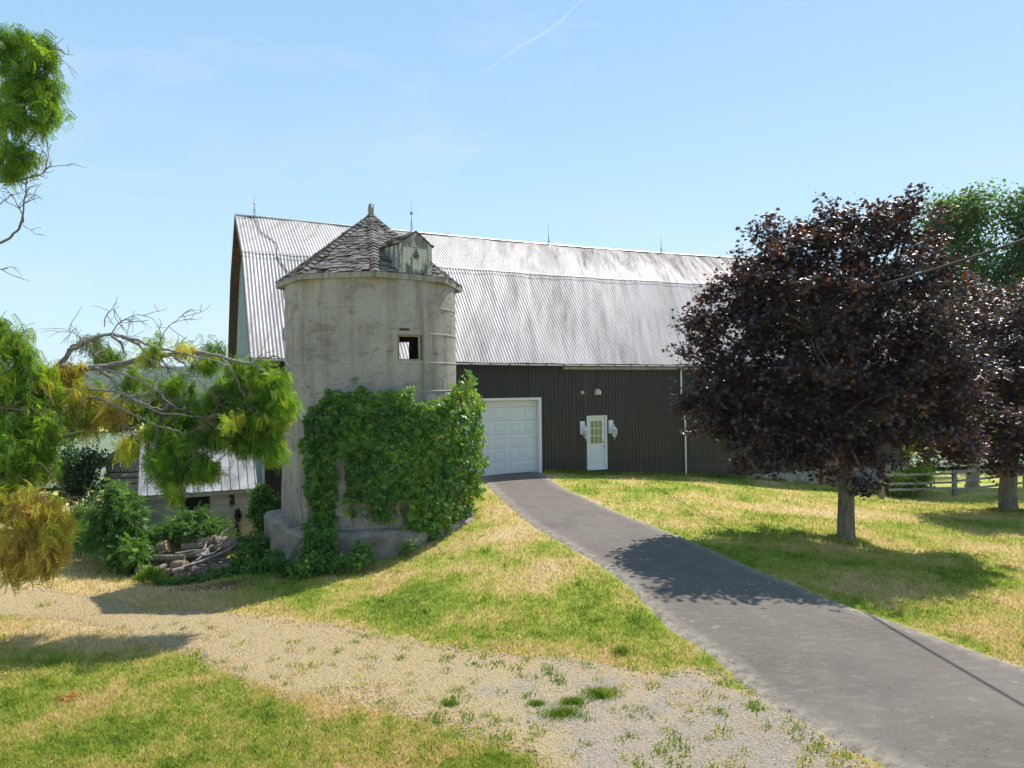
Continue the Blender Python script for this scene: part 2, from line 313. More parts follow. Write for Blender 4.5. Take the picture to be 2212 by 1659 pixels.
# ------------------------------------------------------------ terrain
ctl = []
def gp(x, y, z): p = PZ(x, y, z); ctl.append((p.x, p.y, z))
def gw(p, z): ctl.append((p.x, p.y, z))
for t, z in ((-4.3, 0), (-2.2, 0), (0, -.2), (2.2, -.38), (4.4, -.56), (7, -.78), (10, -1.15), (12.8, -1.5), (18, -2.1), (26, -2.6)): gw(BW(t, .1, 0), z); gw(BW(t, -3, 0), z-.05)
gw(BW(-6.3, 0, 0), -.15); gw(BW(-9, 0, 0), -.75); gw(BW(-12.5, 0, 0), -1.35)
for a in ((850, 1207, -.74), (700, 1215, -.86), (590, 1192, -1.02), (960, 1166, -.42), (1015, 1100, -.1), (1050, 1050, 0), (1120, 1052, -.02), (1060, 1100, -.08),
          (1100, 1180, -.32), (1100, 1300, -.6), (1060, 1400, -.74), (1500, 1420, -.72), (1420, 1350, -.66), (1250, 1100, -.1), (1340, 1170, -.3), (1500, 1250, -.5), (1700, 1370, -.64), (2000, 1500, -.68),
          (1800, 1659, -.78), (1828, 1170, -.64), (1500, 1070, -.38), (1500, 1042, -.5), (1700, 1100, -.7), (1700, 1062, -1.1), (2178, 1105, -1.15), (1930, 1080, -1.75), (2212, 1054, -1.8),
          (2212, 1400, -.66), (2212, 1659, -.7), (1106, 1659, -.85), (0, 1659, -.9), (0, 1450, -.98), (0, 1250, -1.12), (300, 1300, -.98), (300, 1240, -1.36), (600, 1300, -.86), (500, 1238, -1.34), (420, 1250, -1.42), (180, 1130, -1.6), (400, 1205, -1.5),
          (2000, 1200, -.75), (2212, 1200, -.85), (1950, 1140, -.85)): gp(*a)
for x, y, z in ((0, 0, -.8), (12, 0, -.7), (-12, 0, -1), (0, -15, -.8), (25, 10, -.8), (-25, 10, -1.4), (-20, 28, -2.2), (-30, 45, -3.4), (-24, 60, -4.2), (-45, 30, -3), (28, 30, -1.8), (40, 45, -2.4), (10, 55, -3), (30, 70, -3.5), (-10, 50, -3.2), (-60, 80, -5.6), (0, 90, -5), (60, 80, -4.5), (50, 10, -1.5), (-40, -20, -1.5), (40, -30, -1.2), (70, 40, -3), (-75, 45, -4.5)): ctl.append((x, y, z))
C = np.array(ctl); n_ = len(C)
def U(r2): return np.where(r2 > 1e-9, .5*r2*np.log(np.maximum(r2, 1e-9)), 0)
K = U(((C[:, None, :2]-C[None, :, :2])**2).sum(-1))+np.eye(n_)*.6
Pm = np.c_[np.ones(n_), C[:, :2]]
sol = np.linalg.solve(np.block([[K, Pm], [Pm.T, np.zeros((3, 3))]]), np.r_[C[:, 2], 0, 0, 0])
def H(x, y):
    x = np.atleast_1d(np.asarray(x, float)); y = np.atleast_1d(np.asarray(y, float)); sh = x.shape
    xf = x.ravel(); yf = y.ravel(); out = np.empty(len(xf))
    for i in range(0, len(xf), 20000):
        a = xf[i:i+20000]; b = yf[i:i+20000]
        out[i:i+20000] = U((a[:, None]-C[:, 0])**2+(b[:, None]-C[:, 1])**2)@sol[:n_]+sol[n_]+sol[n_+1]*a+sol[n_+2]*b
    r = np.hypot(xf, yf-20); k = np.clip((r-45)/45, 0, 1); k = k*k*(3-2*k)
    far = -5.2-6.0*np.clip((r-80)/160, 0, 1)
    return (out*(1-k)+far*k).reshape(sh)
def h1(x, y): return float(H(x, y)[0])
def G(x, y):                                      # photo point on the ground
    lo, hi = 3.0, 260.0; d = W(x, y, 1.0)-Vector((0, 0, CZ))
    ds = np.geomspace(lo, hi, 260); zz = CZ+d.z*ds-H(d.x*ds, ds); i = np.where(zz < 0)[0]
    if len(i) == 0: return W(x, y, hi)
    i = i[0]; a, b = (ds[i-1] if i else lo), ds[i]
    for _ in range(18):
        c = (a+b)/2
        if CZ+d.z*c < h1(d.x*c, c): b = c
        else: a = c
    return Vector((d.x*a, a, h1(d.x*a, a)))
gd1_ = wall_t(1163, 868)[0]
# where the lawn is parched (positive) or lush (negative), in photo coordinates
DRY = [(1080, 1140, 60, 60, .35), (1150, 1230, 80, 30, .22), (1000, 1230, 60, 25, .12), (1150, 1330, 260, 45, -.28), (900, 1290, 130, 30, -.2), (1450, 1430, 120, 25, -.3),
       (1780, 1110, 170, 20, .38), (1350, 1062, 180, 14, -.1), (1900, 1180, 190, 22, .34), (2150, 1330, 130, 50, .3), (1620, 1085, 130, 14, .1), (1300, 1110, 60, 22, .3), (1900, 1128, 200, 10, -.1),
       (1700, 1200, 230, 30, -.22), (2100, 1240, 140, 40, -.12), (150, 1270, 320, 50, .62), (430, 1370, 280, 38, .62), (100, 1350, 200, 30, .45), (700, 1470, 230, 50, .55), (330, 1180, 120, 40, -.3),
       (250, 1560, 330, 60, -.12), (800, 1600, 260, 40, .2), (100, 1440, 120, 40, -.2), (560, 1255, 120, 20, -.35), (1100, 1410, 500, 20, .3), (950, 1620, 200, 30, .1), (120, 1080, 150, 30, .25)]
def dryness(P):
    x, y = PX(P); d = np.full(x.shape, .45)
    for a, b, sx, sy, v in DRY: d = d+v*np.exp(-((x-a)/sx)**2-((y-b)/sy)**2)
    return d
def axis(lo, f0, f1, hi, step):
    a = list(np.arange(f0, f1+1e-6, step)); s = step; x = f1
    while x < hi: s *= 1.16; x += s; a.append(x)
    s = step; x = f0
    while x > lo: s *= 1.16; x -= s; a.insert(0, x)
    return np.array(a)
xs = axis(-2500, -16, 22, 2500, .3); ys = axis(-300, 5, 38, 3000, .3)
X, Y = np.meshgrid(xs, ys); Z = H(X, Y); V = np.stack([X, Y, Z], -1).reshape(-1, 3); nx = len(xs); ny = len(ys)
ii = (np.arange(ny-1)[:, None]*nx+np.arange(nx-1)).ravel()
fieldmask = np.hypot(V[:, 0], V[:, 1]) > 62
dr = dryness(V); dr[V[:, 1] < 4] = .45
g = npmesh('ground', V, np.stack([ii, ii+1, ii+nx+1, ii+nx], 1), M_GROUND, attrs={'dry': np.where(V[:, 1] > 45, .45, dr)}, smooth=True); g['kind'] = 'structure'
# crop field beyond the farmyard
M_FIELD = basic('bean_field', (.115, .155, .075), .9, 0, .18, .35)
fx = np.linspace(-260, 40, 90); fy = np.linspace(48, 235, 70); X, Y = np.meshgrid(fx, fy); Zf = H(X, Y)+.25
V = np.stack([X, Y, Zf], -1).reshape(-1, 3); ii = (np.arange(69)[:, None]*90+np.arange(89)).ravel()
npmesh('field', V, np.stack([ii, ii+1, ii+91, ii+90], 1), M_FIELD, smooth=True)['kind'] = 'structure'
# wooded hills on the skyline
def hills(x0, x1, y0, hh, seed):
    xs = np.linspace(x0, x1, 260); ys = np.linspace(0, 1, 40); X, Y = np.meshgrid(xs, ys)
    q = np.stack([X.ravel(), X.ravel()*0], 1); prof = np.array([.75+.45*mnoise.noise((a*.0016, seed, 0))+.2*mnoise.noise((a*.006, seed, 3)) for a in xs])
    Z = -11+hh*prof[None, :]*np.sin(np.pi*.5*Y)**1.2; YY = y0+Y*500
    Z += 5*np.array([mnoise.noise((a*.035, b*.035, seed)) for a, b in zip(X.ravel(), YY.ravel())]).reshape(X.shape)*np.minimum(1, Y*6)
    Z += 3*np.array([mnoise.noise((a*.13, b*.13, seed)) for a, b in zip(X.ravel(), YY.ravel())]).reshape(X.shape)*np.minimum(1, Y*6)
    V = np.stack([X, YY, Z], -1).reshape(-1, 3); ii = (np.arange(39)[:, None]*260+np.arange(259)).ravel()
    npmesh('hills', V, np.stack([ii, ii+1, ii+261, ii+260], 1), M_FOREST, smooth=True)['kind'] = 'structure'
hills(-1900, 2200, 640, 62, 1.3)

# ------------------------------------------------------------ driveway, gravel track
LE = [(1026, 1028), (1040, 1040), (1068, 1072), (1130, 1128), (1200, 1170), (1280, 1214), (1345, 1260), (1395, 1310), (1430, 1355), (1490, 1395), (1545, 1430), (1600, 1480), (1665, 1540), (1760, 1590), (1830, 1625), (1900, 1662), (2080, 1760), (2400, 1900)]
RE = [(1166, 1021), (1190, 1033), (1215, 1052), (1270, 1078), (1330, 1105), (1400, 1132), (1500, 1170), (1600, 1215), (1700, 1255), (1800, 1297), (1900, 1330), (2000, 1366), (2100, 1400), (2212, 1440), (2330, 1480), (2450, 1520), (2750, 1640), (3200, 1800)]
Lp = np.array([G(*p)[:2] for p in LE]); Rp = np.array([G(*p)[:2] for p in RE])
def resample(P, n):
    s = np.r_[0, np.cumsum(np.hypot(*np.diff(P, axis=0).T))]/1.0; s /= s[-1]
    u = np.linspace(0, 1, n); return np.stack([np.interp(u, s, P[:, 0]), np.interp(u, s, P[:, 1])], 1)
def smooth_poly(P, it=2):
    for _ in range(it):
        Q = [P[0]]
        for a, b in zip(P[:-1], P[1:]): Q += [a*.75+b*.25, a*.25+b*.75]
        Q.append(P[-1]); P = np.array(Q)
    return P
Ls = smooth_poly(Lp); Rs = smooth_poly(Rp)            # same index -> paired rows
k = np.linspace(0, len(Ls)-1, 420); Lr = np.stack([np.interp(k, range(len(Ls)), Ls[:, i]) for i in (0, 1)], 1); Rr = np.stack([np.interp(k, range(len(Rs)), Rs[:, i]) for i in (0, 1)], 1)
dv = (Rr-Lr)/np.linalg.norm(Rr-Lr, axis=1)[:, None]
Lr -= dv*(.05*vnoise(np.c_[Lr, Lr[:, 0]*0], 2.2, 1)+.03*vnoise(np.c_[Lr, Lr[:, 0]*0], 7, 2))[:, None]
Rr += dv*(.05*vnoise(np.c_[Rr, Rr[:, 0]*0], 2.2, 3)+.03*vnoise(np.c_[Rr, Rr[:, 0]*0], 7, 4))[:, None]
cols = np.linspace(0, 1, 26); XY = Lr[:, None]*(1-cols[None, :, None])+Rr[:, None]*cols[None, :, None]
Z = H(XY[..., 0], XY[..., 1])+.035; Z[:, 0] -= .06; Z[:, -1] -= .06
wd = np.linalg.norm(Rr-Lr, axis=1)[:, None]; ed = np.minimum(cols[None], 1-cols[None])*wd; edge = np.clip(1-ed/.45, 0, 1)
V = np.concatenate([XY, Z[..., None]], -1).reshape(-1, 3); ii = (np.arange(419)[:, None]*26+np.arange(25)).ravel()
npmesh('driveway', V, np.stack([ii, ii+1, ii+27, ii+26], 1), M_ASPH, attrs={'edge': edge}, smooth=True)['kind'] = 'structure'
DPOLY = np.concatenate([Lr, Rr[::-1]])
def inside(P, poly):
    x, y = P[:, 0], P[:, 1]; c = np.zeros(len(P), bool); q = np.roll(poly, 1, axis=0)
    for (x1, y1), (x2, y2) in zip(poly, q):
        m_ = ((y1 > y) != (y2 > y))
        if y1 != y2: c ^= m_ & (x < (x2-x1)*(y-y1)/(y2-y1)+x1)
    return c
TR = [(-80, 1242), (60, 1262), (200, 1290), (330, 1318), (470, 1322), (640, 1342), (800, 1362), (900, 1385), (1060, 1408), (1200, 1430), (1400, 1445), (1560, 1442), (1640, 1500), (1720, 1562), (1880, 1640), (2000, 1720), (1500, 1800), (1250, 1700), (1130, 1640), (1000, 1600), (900, 1560), (760, 1520), (600, 1490), (470, 1450), (330, 1390), (200, 1350), (60, 1330), (-80, 1330)]
TRP = np.array([G(*p)[:2] for p in TR])
lo = TRP.min(0); hi = TRP.max(0); gx = np.arange(lo[0]-1, hi[0]+1, .09); gy = np.arange(lo[1]-1, hi[1]+1, .09)
X, Y = np.meshgrid(gx, gy); Pg = np.stack([X.ravel(), Y.ravel()], 1); q3 = np.c_[Pg, Pg[:, 0]*0]
jit = np.stack([vnoise(q3, .8, 5), vnoise(q3, .8, 6)], 1)*.55+np.stack([vnoise(q3, 3.5, 7), vnoise(q3, 3.5, 8)], 1)*.22
ins = inside(Pg+jit, TRP).reshape(X.shape)
kk = np.ones((7, 7)); pad = np.pad(ins.astype(float), 3); acc = sum(pad[i:i+X.shape[0], j:j+X.shape[1]] for i in range(7) for j in range(7))/49
px_, _ = PX(np.stack([X, Y, X*0-.8], -1)); far_left = np.clip((1250-px_)/500, 0, 1)*.5
cell = ins[:-1, :-1] & ins[1:, :-1] & ins[:-1, 1:] & ins[1:, 1:]
ii = (np.arange(X.shape[0]-1)[:, None]*X.shape[1]+np.arange(X.shape[1]-1))[cell]; w_ = X.shape[1]
V = np.stack([X, Y, H(X, Y)+.016-.012*(acc < .8)], -1).reshape(-1, 3); fc = np.stack([ii, ii+1, ii+w_+1, ii+w_], 1)
us, inv = np.unique(fc, return_inverse=True)
npmesh('gravel_track', V[us], inv.reshape(fc.shape), M_GRAVEL, attrs={'edge': (np.clip((1-acc)*1.0, 0, 1)*.7+far_left-.12).ravel()[us]}, smooth=True)['kind'] = 'structure'

# ------------------------------------------------------------ grass blades
def frames(n, up=None, tilt=.5):
    a = rng.normal(size=(n, 3)); a /= np.linalg.norm(a, axis=1)[:, None]; return a
def blades(P, hgt, wid, lean=.6):
    n = len(P); a = rng.uniform(0, 2*np.pi, n); d = np.stack([np.cos(a), np.sin(a), a*0], 1)
    b = rng.uniform(0, 2*np.pi, n); l = np.stack([np.cos(b), np.sin(b), b*0], 1)*(rng.uniform(.1, 1, n)*lean)[:, None]*hgt[:, None]
    up = np.zeros((n, 3)); up[:, 2] = hgt
    V = np.stack([P-d*wid[:, None]/2, P+d*wid[:, None]/2, P+l*.45+up*.6+d*wid[:, None]*.35, P+l*.45+up*.6-d*wid[:, None]*.35, P+l+up*rng.uniform(.75, 1, n)[:, None]], 1)
    base = np.arange(n)[:, None]*5; T = np.concatenate([base+[0, 1, 2], base+[0, 2, 3], base+[3, 2, 4]], 0)
    return V.reshape(-1, 3), T
n = 380000
u = rng.uniform(-.80, .80, n); inv_d = rng.uniform(1/34., 1/6.6, n); d = 1/inv_d**1.0; x = u*d
P = np.stack([x, d, H(x, d)], 1)
keep = ~inside(P[:, :2]+rng.normal(0, .055, (n, 2)), DPOLY)
it = inside(P[:, :2], TRP); fr_ = sum(inside(P[:, :2]+np.array([math.cos(a), math.sin(a)])*r_, TRP).astype(float) for a in (0, 1.05, 2.1, 3.14, 4.2, 5.2) for r_ in (.35, .75))/12
pxx, pyy = PX(P); pk = .05+.95*(1-fr_)**1.2+.55*np.clip((1150-pxx)/350, 0, 1)+.3*(vnoise(P*[1, 1, 0], 1.3, 9) > .25)+.25*(vnoise(P*[1, 1, 0], 4, 19) > .3)
keep &= ~(it & (rng.uniform(0, 1, n) > pk))
wl = (P[:, 0]-P0.x)*N.x+(P[:, 1]-P0.y)*N.y; keep &= wl > .05
keep &= np.hypot(P[:, 0]+3.8, P[:, 1]-19.4) > 2.7
P = P[keep]; it = it[keep]; dist = P[:, 1]
hg = rng.uniform(.025, .075, len(P))*(.8+.03*dist)*(1+.8*np.maximum(0, vnoise(P*[1, 1, 0], 1.7, 12)))*np.where(it, .6, 1); wd = rng.uniform(.006, .012, len(P))*(.55+.075*dist)
ex = []
tt = rng.uniform(gd1_+.2, 9.5, 5200); nn_ = .05+np.abs(rng.normal(0, .09, 5200)); ex.append((P0.x+A.x*tt+N.x*nn_, P0.y+A.y*tt+N.y*nn_))
for c_, r_ in ((G(1828, 1170), .27), (G(2178, 1105), .36)): a_ = rng.uniform(0, 6.28, 1300); q_ = r_+np.abs(rng.normal(0, .13, 1300)); ex.append((c_.x+np.cos(a_)*q_, c_.y+np.sin(a_)*q_))
cx_ = rng.uniform(-.75, .8, 260); cd_ = 1/rng.uniform(1/24., 1/7.5, 260); ok_ = ~inside(np.stack([cx_*cd_, cd_], 1), DPOLY) & (np.hypot(cx_*cd_+3.8, cd_-19.4) > 3.4) & (((cx_*cd_-P0.x)*N.x+(cd_-P0.y)*N.y) > .4); cxx = np.repeat((cx_*cd_)[ok_], 26)+rng.normal(0, .07, ok_.sum()*26); cyy = np.repeat(cd_[ok_], 26)+rng.normal(0, .07, ok_.sum()*26); ex.append((cxx, cyy))
ne = [len(e[0]) for e in ex]; E = np.concatenate([np.stack([a, b, H(a, b)], 1) for a, b in ex]); P = np.concatenate([P, E]); it = np.concatenate([it, np.zeros(len(E), bool)])
hg = np.concatenate([hg, rng.uniform(.06, .22, ne[0]), rng.uniform(.06, .17, ne[1]+ne[2]), rng.uniform(.03, .10, ne[3])]); wd = np.concatenate([wd, rng.uniform(.012, .022, sum(ne[:3])), rng.uniform(.014, .03, ne[3])])
V, T = blades(P, hg, wd, 1.1)
dd = dryness(P)+np.where(it, .35, 0); dd[-len(E):] -= .3
npmesh('lawn_grass', V, T, M_BLADE, attrs={'dry': np.repeat(dd, 5), 'rnd': np.repeat(rng.uniform(0, 1, len(P)), 5)})
tag(bpy.data.objects['lawn_grass'], 'short patchy lawn grass, green and straw coloured, around the driveway', 'grass', kind='stuff')

# ------------------------------------------------------------ leaf machinery
def tmpl_star():                                  # maple leaf
    o = [(0, -.35), (.10, -.12), (.38, -.22), (.30, -.02), (.55, .12), (.28, .16), (.34, .42), (.12, .30), (0, .62)]
    pts = o+[(-a, b) for a, b in o[-2:0:-1]]; V = [(0, .02, .05)]+[(a, b, -.22*abs(a)) for a, b in pts]; n = len(pts)
    return np.array(V), np.array([(0, i+1, (i+1) % n+1) for i in range(n)])
def tmpl_oval(w=.32):
    V = [(0, -.5, 0), (w, -.05, -.06), (0, .5, -.08), (-w, -.05, -.06), (0, 0, .03)]
    return np.array(V), np.array([(0, 1, 4), (1, 2, 4), (2, 3, 4), (3, 0, 4)])
def tmpl_five():                                  # creeper: five leaflets fanned from one point
    V = []; T = []
    for a, L in ((-100, .36), (-50, .5), (0, .58), (50, .5), (100, .36)):
        a = R(a); dx, dy = math.sin(a), math.cos(a); px, py = dy, -dx; w = L*.26; b = len(V)
        V += [(0, 0, 0), (dx*L*.55+px*w, dy*L*.55+py*w, -.05), (dx*L, dy*L, -.14), (dx*L*.55-px*w, dy*L*.55-py*w, -.05)]; T += [(b, b+1, b+2), (b, b+2, b+3)]
    return np.array(V), np.array(T)
def tmpl_frond(pairs=8, wl=.16):                 # pinnate leaf drooping along +y
    V = []; T = []
    for i in range(pairs):
        y = .08+.9*i/pairs; z = -.22*y*y; L = wl*(1-.45*abs(i/pairs-.4)*1.4)
        for s in (-1, 1):
            b = len(V); V += [(0, y-.02, z), (s*L*.55, y+.085, z+.012), (s*L, y+.09, z-.05), (s*L*.55, y-.02, z-.01)]; T += [(b, b+1, b+2), (b, b+2, b+3)]
    b = len(V); V += [(-.006, 0, 0), (.006, 0, 0), (0, 1, -.22)]; T += [(b, b+1, b+2)]
    return np.array(V), np.array(T)
def tmpl_compound(pairs=4):
    V = []; T = []
    for i in range(pairs+1):
        y = .15+.7*i/pairs; z = -.25*y*y
        for s in ((-1, 1) if i < pairs else (0,)):
            b = len(V); L = .30; dx, dy = (s*.85, .5) if s else (0, 1.)
            px, py = dy, -dx; w = .075
            V += [(0, y, z), (dx*L*.5+px*w, y+dy*L*.5+py*w, z), (dx*L, y+dy*L, z-.08), (dx*L*.5-px*w, y+dy*L*.5-py*w, z)]; T += [(b, b+1, b+2), (b, b+2, b+3)]
    return np.array(V), np.array(T)
def place(tm, P, Yd, Nn, size):                  # Yd: leaf direction, Nn: face normal (approx.)
    TV, TT = tm; n = len(P)
    Yd = Yd/np.linalg.norm(Yd, axis=1)[:, None]; Xd = np.cross(Yd, Nn); Xd /= np.linalg.norm(Xd, axis=1)[:, None]+1e-9; Zd = np.cross(Xd, Yd)
    V = P[:, None]+size[:, None, None]*(TV[None, :, 0, None]*Xd[:, None]+TV[None, :, 1, None]*Yd[:, None]+TV[None, :, 2, None]*Zd[:, None])
    T = (np.arange(n)[:, None, None]*len(TV)+TT[None]).reshape(-1, 3)
    return V.reshape(-1, 3), T, len(TV)
def leafcloud(name, P, size, tm, mat, parent, rnd, droop=.3, upn=.6, out=None, kind=None):
    n = len(P); Yd = rng.normal(size=(n, 3)); Yd[:, 2] -= droop*2
    if out is not None: Yd += out
    Nn = rng.normal(size=(n, 3))*.7; Nn[:, 2] += upn*2
    V, T, k = place(tm, P, Yd, Nn, size)
    o = npmesh(name, V, T, mat, parent, {'rnd': np.repeat(rnd, k)})
    return o
def blob_clusters(blobs, n, shell=.45, flat=1):
    B = np.array([(b[0], b[1], b[2], b[3], b[4], b[5]) for b in blobs]); wgt = (B[:, 3]*B[:, 4]*B[:, 5])**.75; wgt /= wgt.sum()
    i = rng.choice(len(B), n, p=wgt); d = rng.normal(size=(n, 3)); d /= np.linalg.norm(d, axis=1)[:, None]
    r = rng.uniform(0, 1, n)**shell
    return B[i, :3]+d*r[:, None]*B[i, 3:6], i, d
def vb(x, y, rx, ry, dep, rd=None):              # blob given in photo px at a depth
    p = W(x, y, dep); a = rx/F*dep; b = ry/F*dep
    return (p.x, p.y, p.z, a, rd if rd else (a+b)/2, b)
def curve(a, b, sag=.2, n=6, wob=.08):
    a, b = Vector(a), Vector(b); L = (b-a).length; pts = []
    o = Vector([random.gauss(0, 1) for _ in range(3)])*wob*L
    for i in range(n+1):
        t = i/n; p = a.lerp(b, t)+Vector((0, 0, 1))*sag*L*math.sin(math.pi*t)+o*math.sin(math.pi*t)
        pts.append(p)
    return pts
def tree(name, label, cat, base, trunk_h, tr, blobs, ncl, nleaf, sig, lsize, tm, lmat, bmat, parts_limbs=True, group=None, shell=.45, lean=(0, 0), flare=1.35, droop=.3, twigs=True, trunkname='trunk', limb_r=.3):
    root = empty(name, base, label, cat, group); base = Vector(base); top = base+Vector((lean[0], lean[1], trunk_h))
    mb = MB(); pts = [base-Vector((0, 0, .3)), base+Vector((0, 0, .02)), base+Vector((0, 0, .18))]+[base.lerp(top, t)+Vector((random.gauss(0, .02), random.gauss(0, .02), 0)) for t in (.3, .55, .8, 1)]
    mb.tube(pts, [tr*flare*1.15, tr*flare, tr*1.06, tr, tr*.95, tr*.92, tr*.85], 14)
    cl, bi, dn = blob_clusters(blobs, ncl, shell); B = np.array([b[:3] for b in blobs])
    zc = B[:, 2].mean()
    spine = top+Vector((0, 0, (zc-top.z)*.9)); mb.tube(curve(top, spine, 0, 5, .03), np.linspace(tr*.8, tr*.35, 6), 9)
    for j, b in enumerate(B):
        t = random.uniform(0, .9); st = top.lerp(spine, t); mb.tube(curve(st, Vector(b), .08, 6, .06), np.linspace(tr*limb_r*1.3, tr*limb_r*.35, 7), 7)
    if twigs:
        for c, j in list(zip(cl, bi))[::2]:
            mb.tube(curve(Vector(B[j]), Vector(c), .05, 3, .08), np.linspace(tr*.09, .004, 4), 4, cap=False)
    obj(trunkname, mb, bmat, root, smooth=True)
    per = nleaf//ncl; P = np.repeat(cl, per, 0)+rng.normal(size=(ncl*per, 3))*np.array([sig, sig, sig*.7])
    out = np.repeat(dn, per, 0)*.8; tone = np.repeat(rng.uniform(-.25, .25, ncl), per)
    rnd = np.clip(rng.beta(2, 2.4, len(P))+tone, 0, 1)
    leafcloud('crown', P, lsize*rng.uniform(.6, 1.3, len(P)), tm, lmat, root, rnd, droop, 1.0, out)
    return root

# ------------------------------------------------------------ BARN
barn = empty('barn', BW(0, 0, 0), 'long dark sided bank barn with corrugated metal gambrel roof', 'barn')
T0 = -12.38; T1 = 17.5; WD = 13.2; EZ = 4.52; BZ = 8.15; RZ = 10.22; OV = .28     # gable ends, depth, eave/break/ridge height
gd0 = wall_t(1018, 866)[0]; gd1, gz1 = wall_t(1163, 868); ed0, edz0 = wall_t(1268, 1016); ed1, edz1 = wall_t(1310, 897)
GH = 2.76; gd0 = gd1-3.05
def base_z(t): p = BW(t, 0, 0); return h1(p.x, p.y)
def sag(t): return -.17*math.sin(max(0, min(1, (t-T0)/(T1-T0)))*math.pi)
# ribbed wall with openings
def ribbed(mb, t0, t1, zlo, zhi, org, dirv, nrm, pitch=.155, rib=.022):
    t = t0; prof = []
    while t < t1:
        for dt, dn in ((0, 0), (pitch*.60, 0), (pitch*.70, rib), (pitch*.84, rib), (pitch*.94, 0)):
            if t+dt < t1: prof.append((t+dt, dn))
        t += pitch
    prof.append((t1, 0)); vs = []; fs = []
    for a, b in prof:
        p = org+dirv*a+nrm*b; zl = zlo(a) if callable(zlo) else zlo; zh = zhi(a) if callable(zhi) else zhi
        vs += [p+UP*zl, p+UP*zh]
    for i in range(len(prof)-1): fs.append((2*i, 2*i+2, 2*i+3, 2*i+1))
    mb.add(vs, fs)
mb = MB(); o = BW(0, 0, 0); FOUND = 6.6
def zl(t): return max(base_z(t)-.4, -1.6) if t < FOUND else -.72+.02*math.sin(t*7)
TOPZ = lambda t: EZ-.14+sag(t)
ribbed(mb, T0, gd0-.1, zl, TOPZ, o, A, N); ribbed(mb, gd0-.1, gd1+.12, GH+.1, TOPZ, o, A, N)
ribbed(mb, gd1+.12, ed0-.01, zl, TOPZ, o, A, N); ribbed(mb, ed0-.01, ed1+.01, edz1+.01, TOPZ, o, A, N); ribbed(mb, ed0-.01, ed1+.01, zl, edz0-.02, o, A, N)
ribbed(mb, ed1+.01, T1, zl, TOPZ, o, A, N)
obj('front_wall', mb, M_SIDE, barn)
# interior dark backing and rear walls
mb = MB(); mb.box(BW(T0+.05, -WD+.1, -3), A*(T1-T0-.1), N*.1, UP*(EZ+2.8)); mb.box(BW(T0+.05, -WD+.1, -3), A*.1, N*(WD-.3), UP*(EZ+2.8)); mb.box(BW(T1-.15, -WD+.1, -3), A*.1, N*(WD-.3), UP*(EZ+2.8))
mb.box(BW(T0+.1, -1.5, -3), A*(T1-T0-.3), N*.08, UP*7.2)
obj('inner_wall', mb, M_SIDE, barn)
def gab(n):                                        # roof height over a point n behind the wall
    k = min(-n, WD+n); k = max(k, 0); brk = 3.0
    return -.03+EZ+(BZ-EZ)*k/brk if k < brk else BZ+(RZ-BZ)*(k-brk)/(WD/2-brk)
for tt, sg, nm in ((T0, -1, 'gable_wall'), (T1, 1, 'gable_wall')):
    mb = MB(); ribbed(mb, 0, WD, -2.2, lambda a: gab(-a)-.12, BW(tt, 0, 0), -N, A*sg, .22, .02); obj(nm, mb, M_GABLE, barn)
# roof: real corrugations
def roof_sheet(n0, z0, n1, z1, up0, up1, wear, lift):
    pitch = .118; ts = np.arange(T0-.37, T1+.6, pitch/6); rows = 9
    nn = np.linspace(n0, n1, rows); zz = np.linspace(z0, z1, rows); L = math.hypot(n1-n0, z1-z0); sl = np.array([-(z1-z0)/L, (n1-n0)/L])
    if sl[1] < 0: sl = -sl
    ph = np.sin(ts/pitch*2*np.pi)*.0095+lift+.012*np.sin(ts*1.7)+.008*np.sin(ts*5.3)
    V = np.zeros((rows, len(ts), 3)); bx = np.array(P0[:]); a = np.array(A[:]); nv = np.array(N[:])
    sg = np.array([sag(t) for t in ts])*np.where(True, 1, 1)
    for r_ in range(rows):
        k = 1
        V[r_] = bx+a*ts[:, None]+nv*(nn[r_]+ph*sl[0])[:, None]; V[r_, :, 2] = zz[r_]+ph*sl[1]+sg*k
    m_ = len(ts); ii = (np.arange(rows-1)[:, None]*m_+np.arange(m_-1)).ravel()
    wr = np.clip((np.tile((ts-T0)/(T1-T0), (rows, 1))-.25), 0, 1)*wear+.3*(wear > .8)*np.abs(np.linspace(0, 1, rows))[:, None]
    return V.reshape(-1, 3), np.stack([ii, ii+1, ii+m_+1, ii+m_], 1), wr.ravel()
Vs = []; Ts = []; Wr = []; off = 0
brk = 3.0; slp = (BZ-EZ)/brk
for args in ((OV, EZ-OV*slp*.75, -brk+.0, BZ, 0, 1, .5, 0), (-brk+.03, BZ-.02, -WD/2, RZ, 0, 1, .9, .004), (-WD-OV, EZ-OV*slp*.75, -WD+brk, BZ, 0, 1, .5, 0), (-WD+brk-.18, BZ-.04, -WD/2, RZ, 0, 1, .5, .03)):
    v, t, wv = roof_sheet(*args); Vs.append(v); Ts.append(t+off); Wr.append(wv); off += len(v)
roof = npmesh('roof', np.concatenate(Vs), np.concatenate(Ts), M_ROOF, barn, {'wear': np.concatenate(Wr)}, smooth=True)
def sheetline(mb, n, z, r, k=1, t0=T0-.37, t1=T1+.6, m=30):
    pts = [BW(t0+(t1-t0)*i/m, n, z+sag(t0+(t1-t0)*i/m)*k) for i in range(m+1)]; mb.tube(pts, r, 6)
mb = MB(); sheetline(mb, -WD/2, RZ+.02, .05); obj('ridge_cap', mb, M_METAL, roof)
mb = MB(); sheetline(mb, -brk+.10, BZ+.012, .008); obj('flashing', mb, M_METAL, roof)
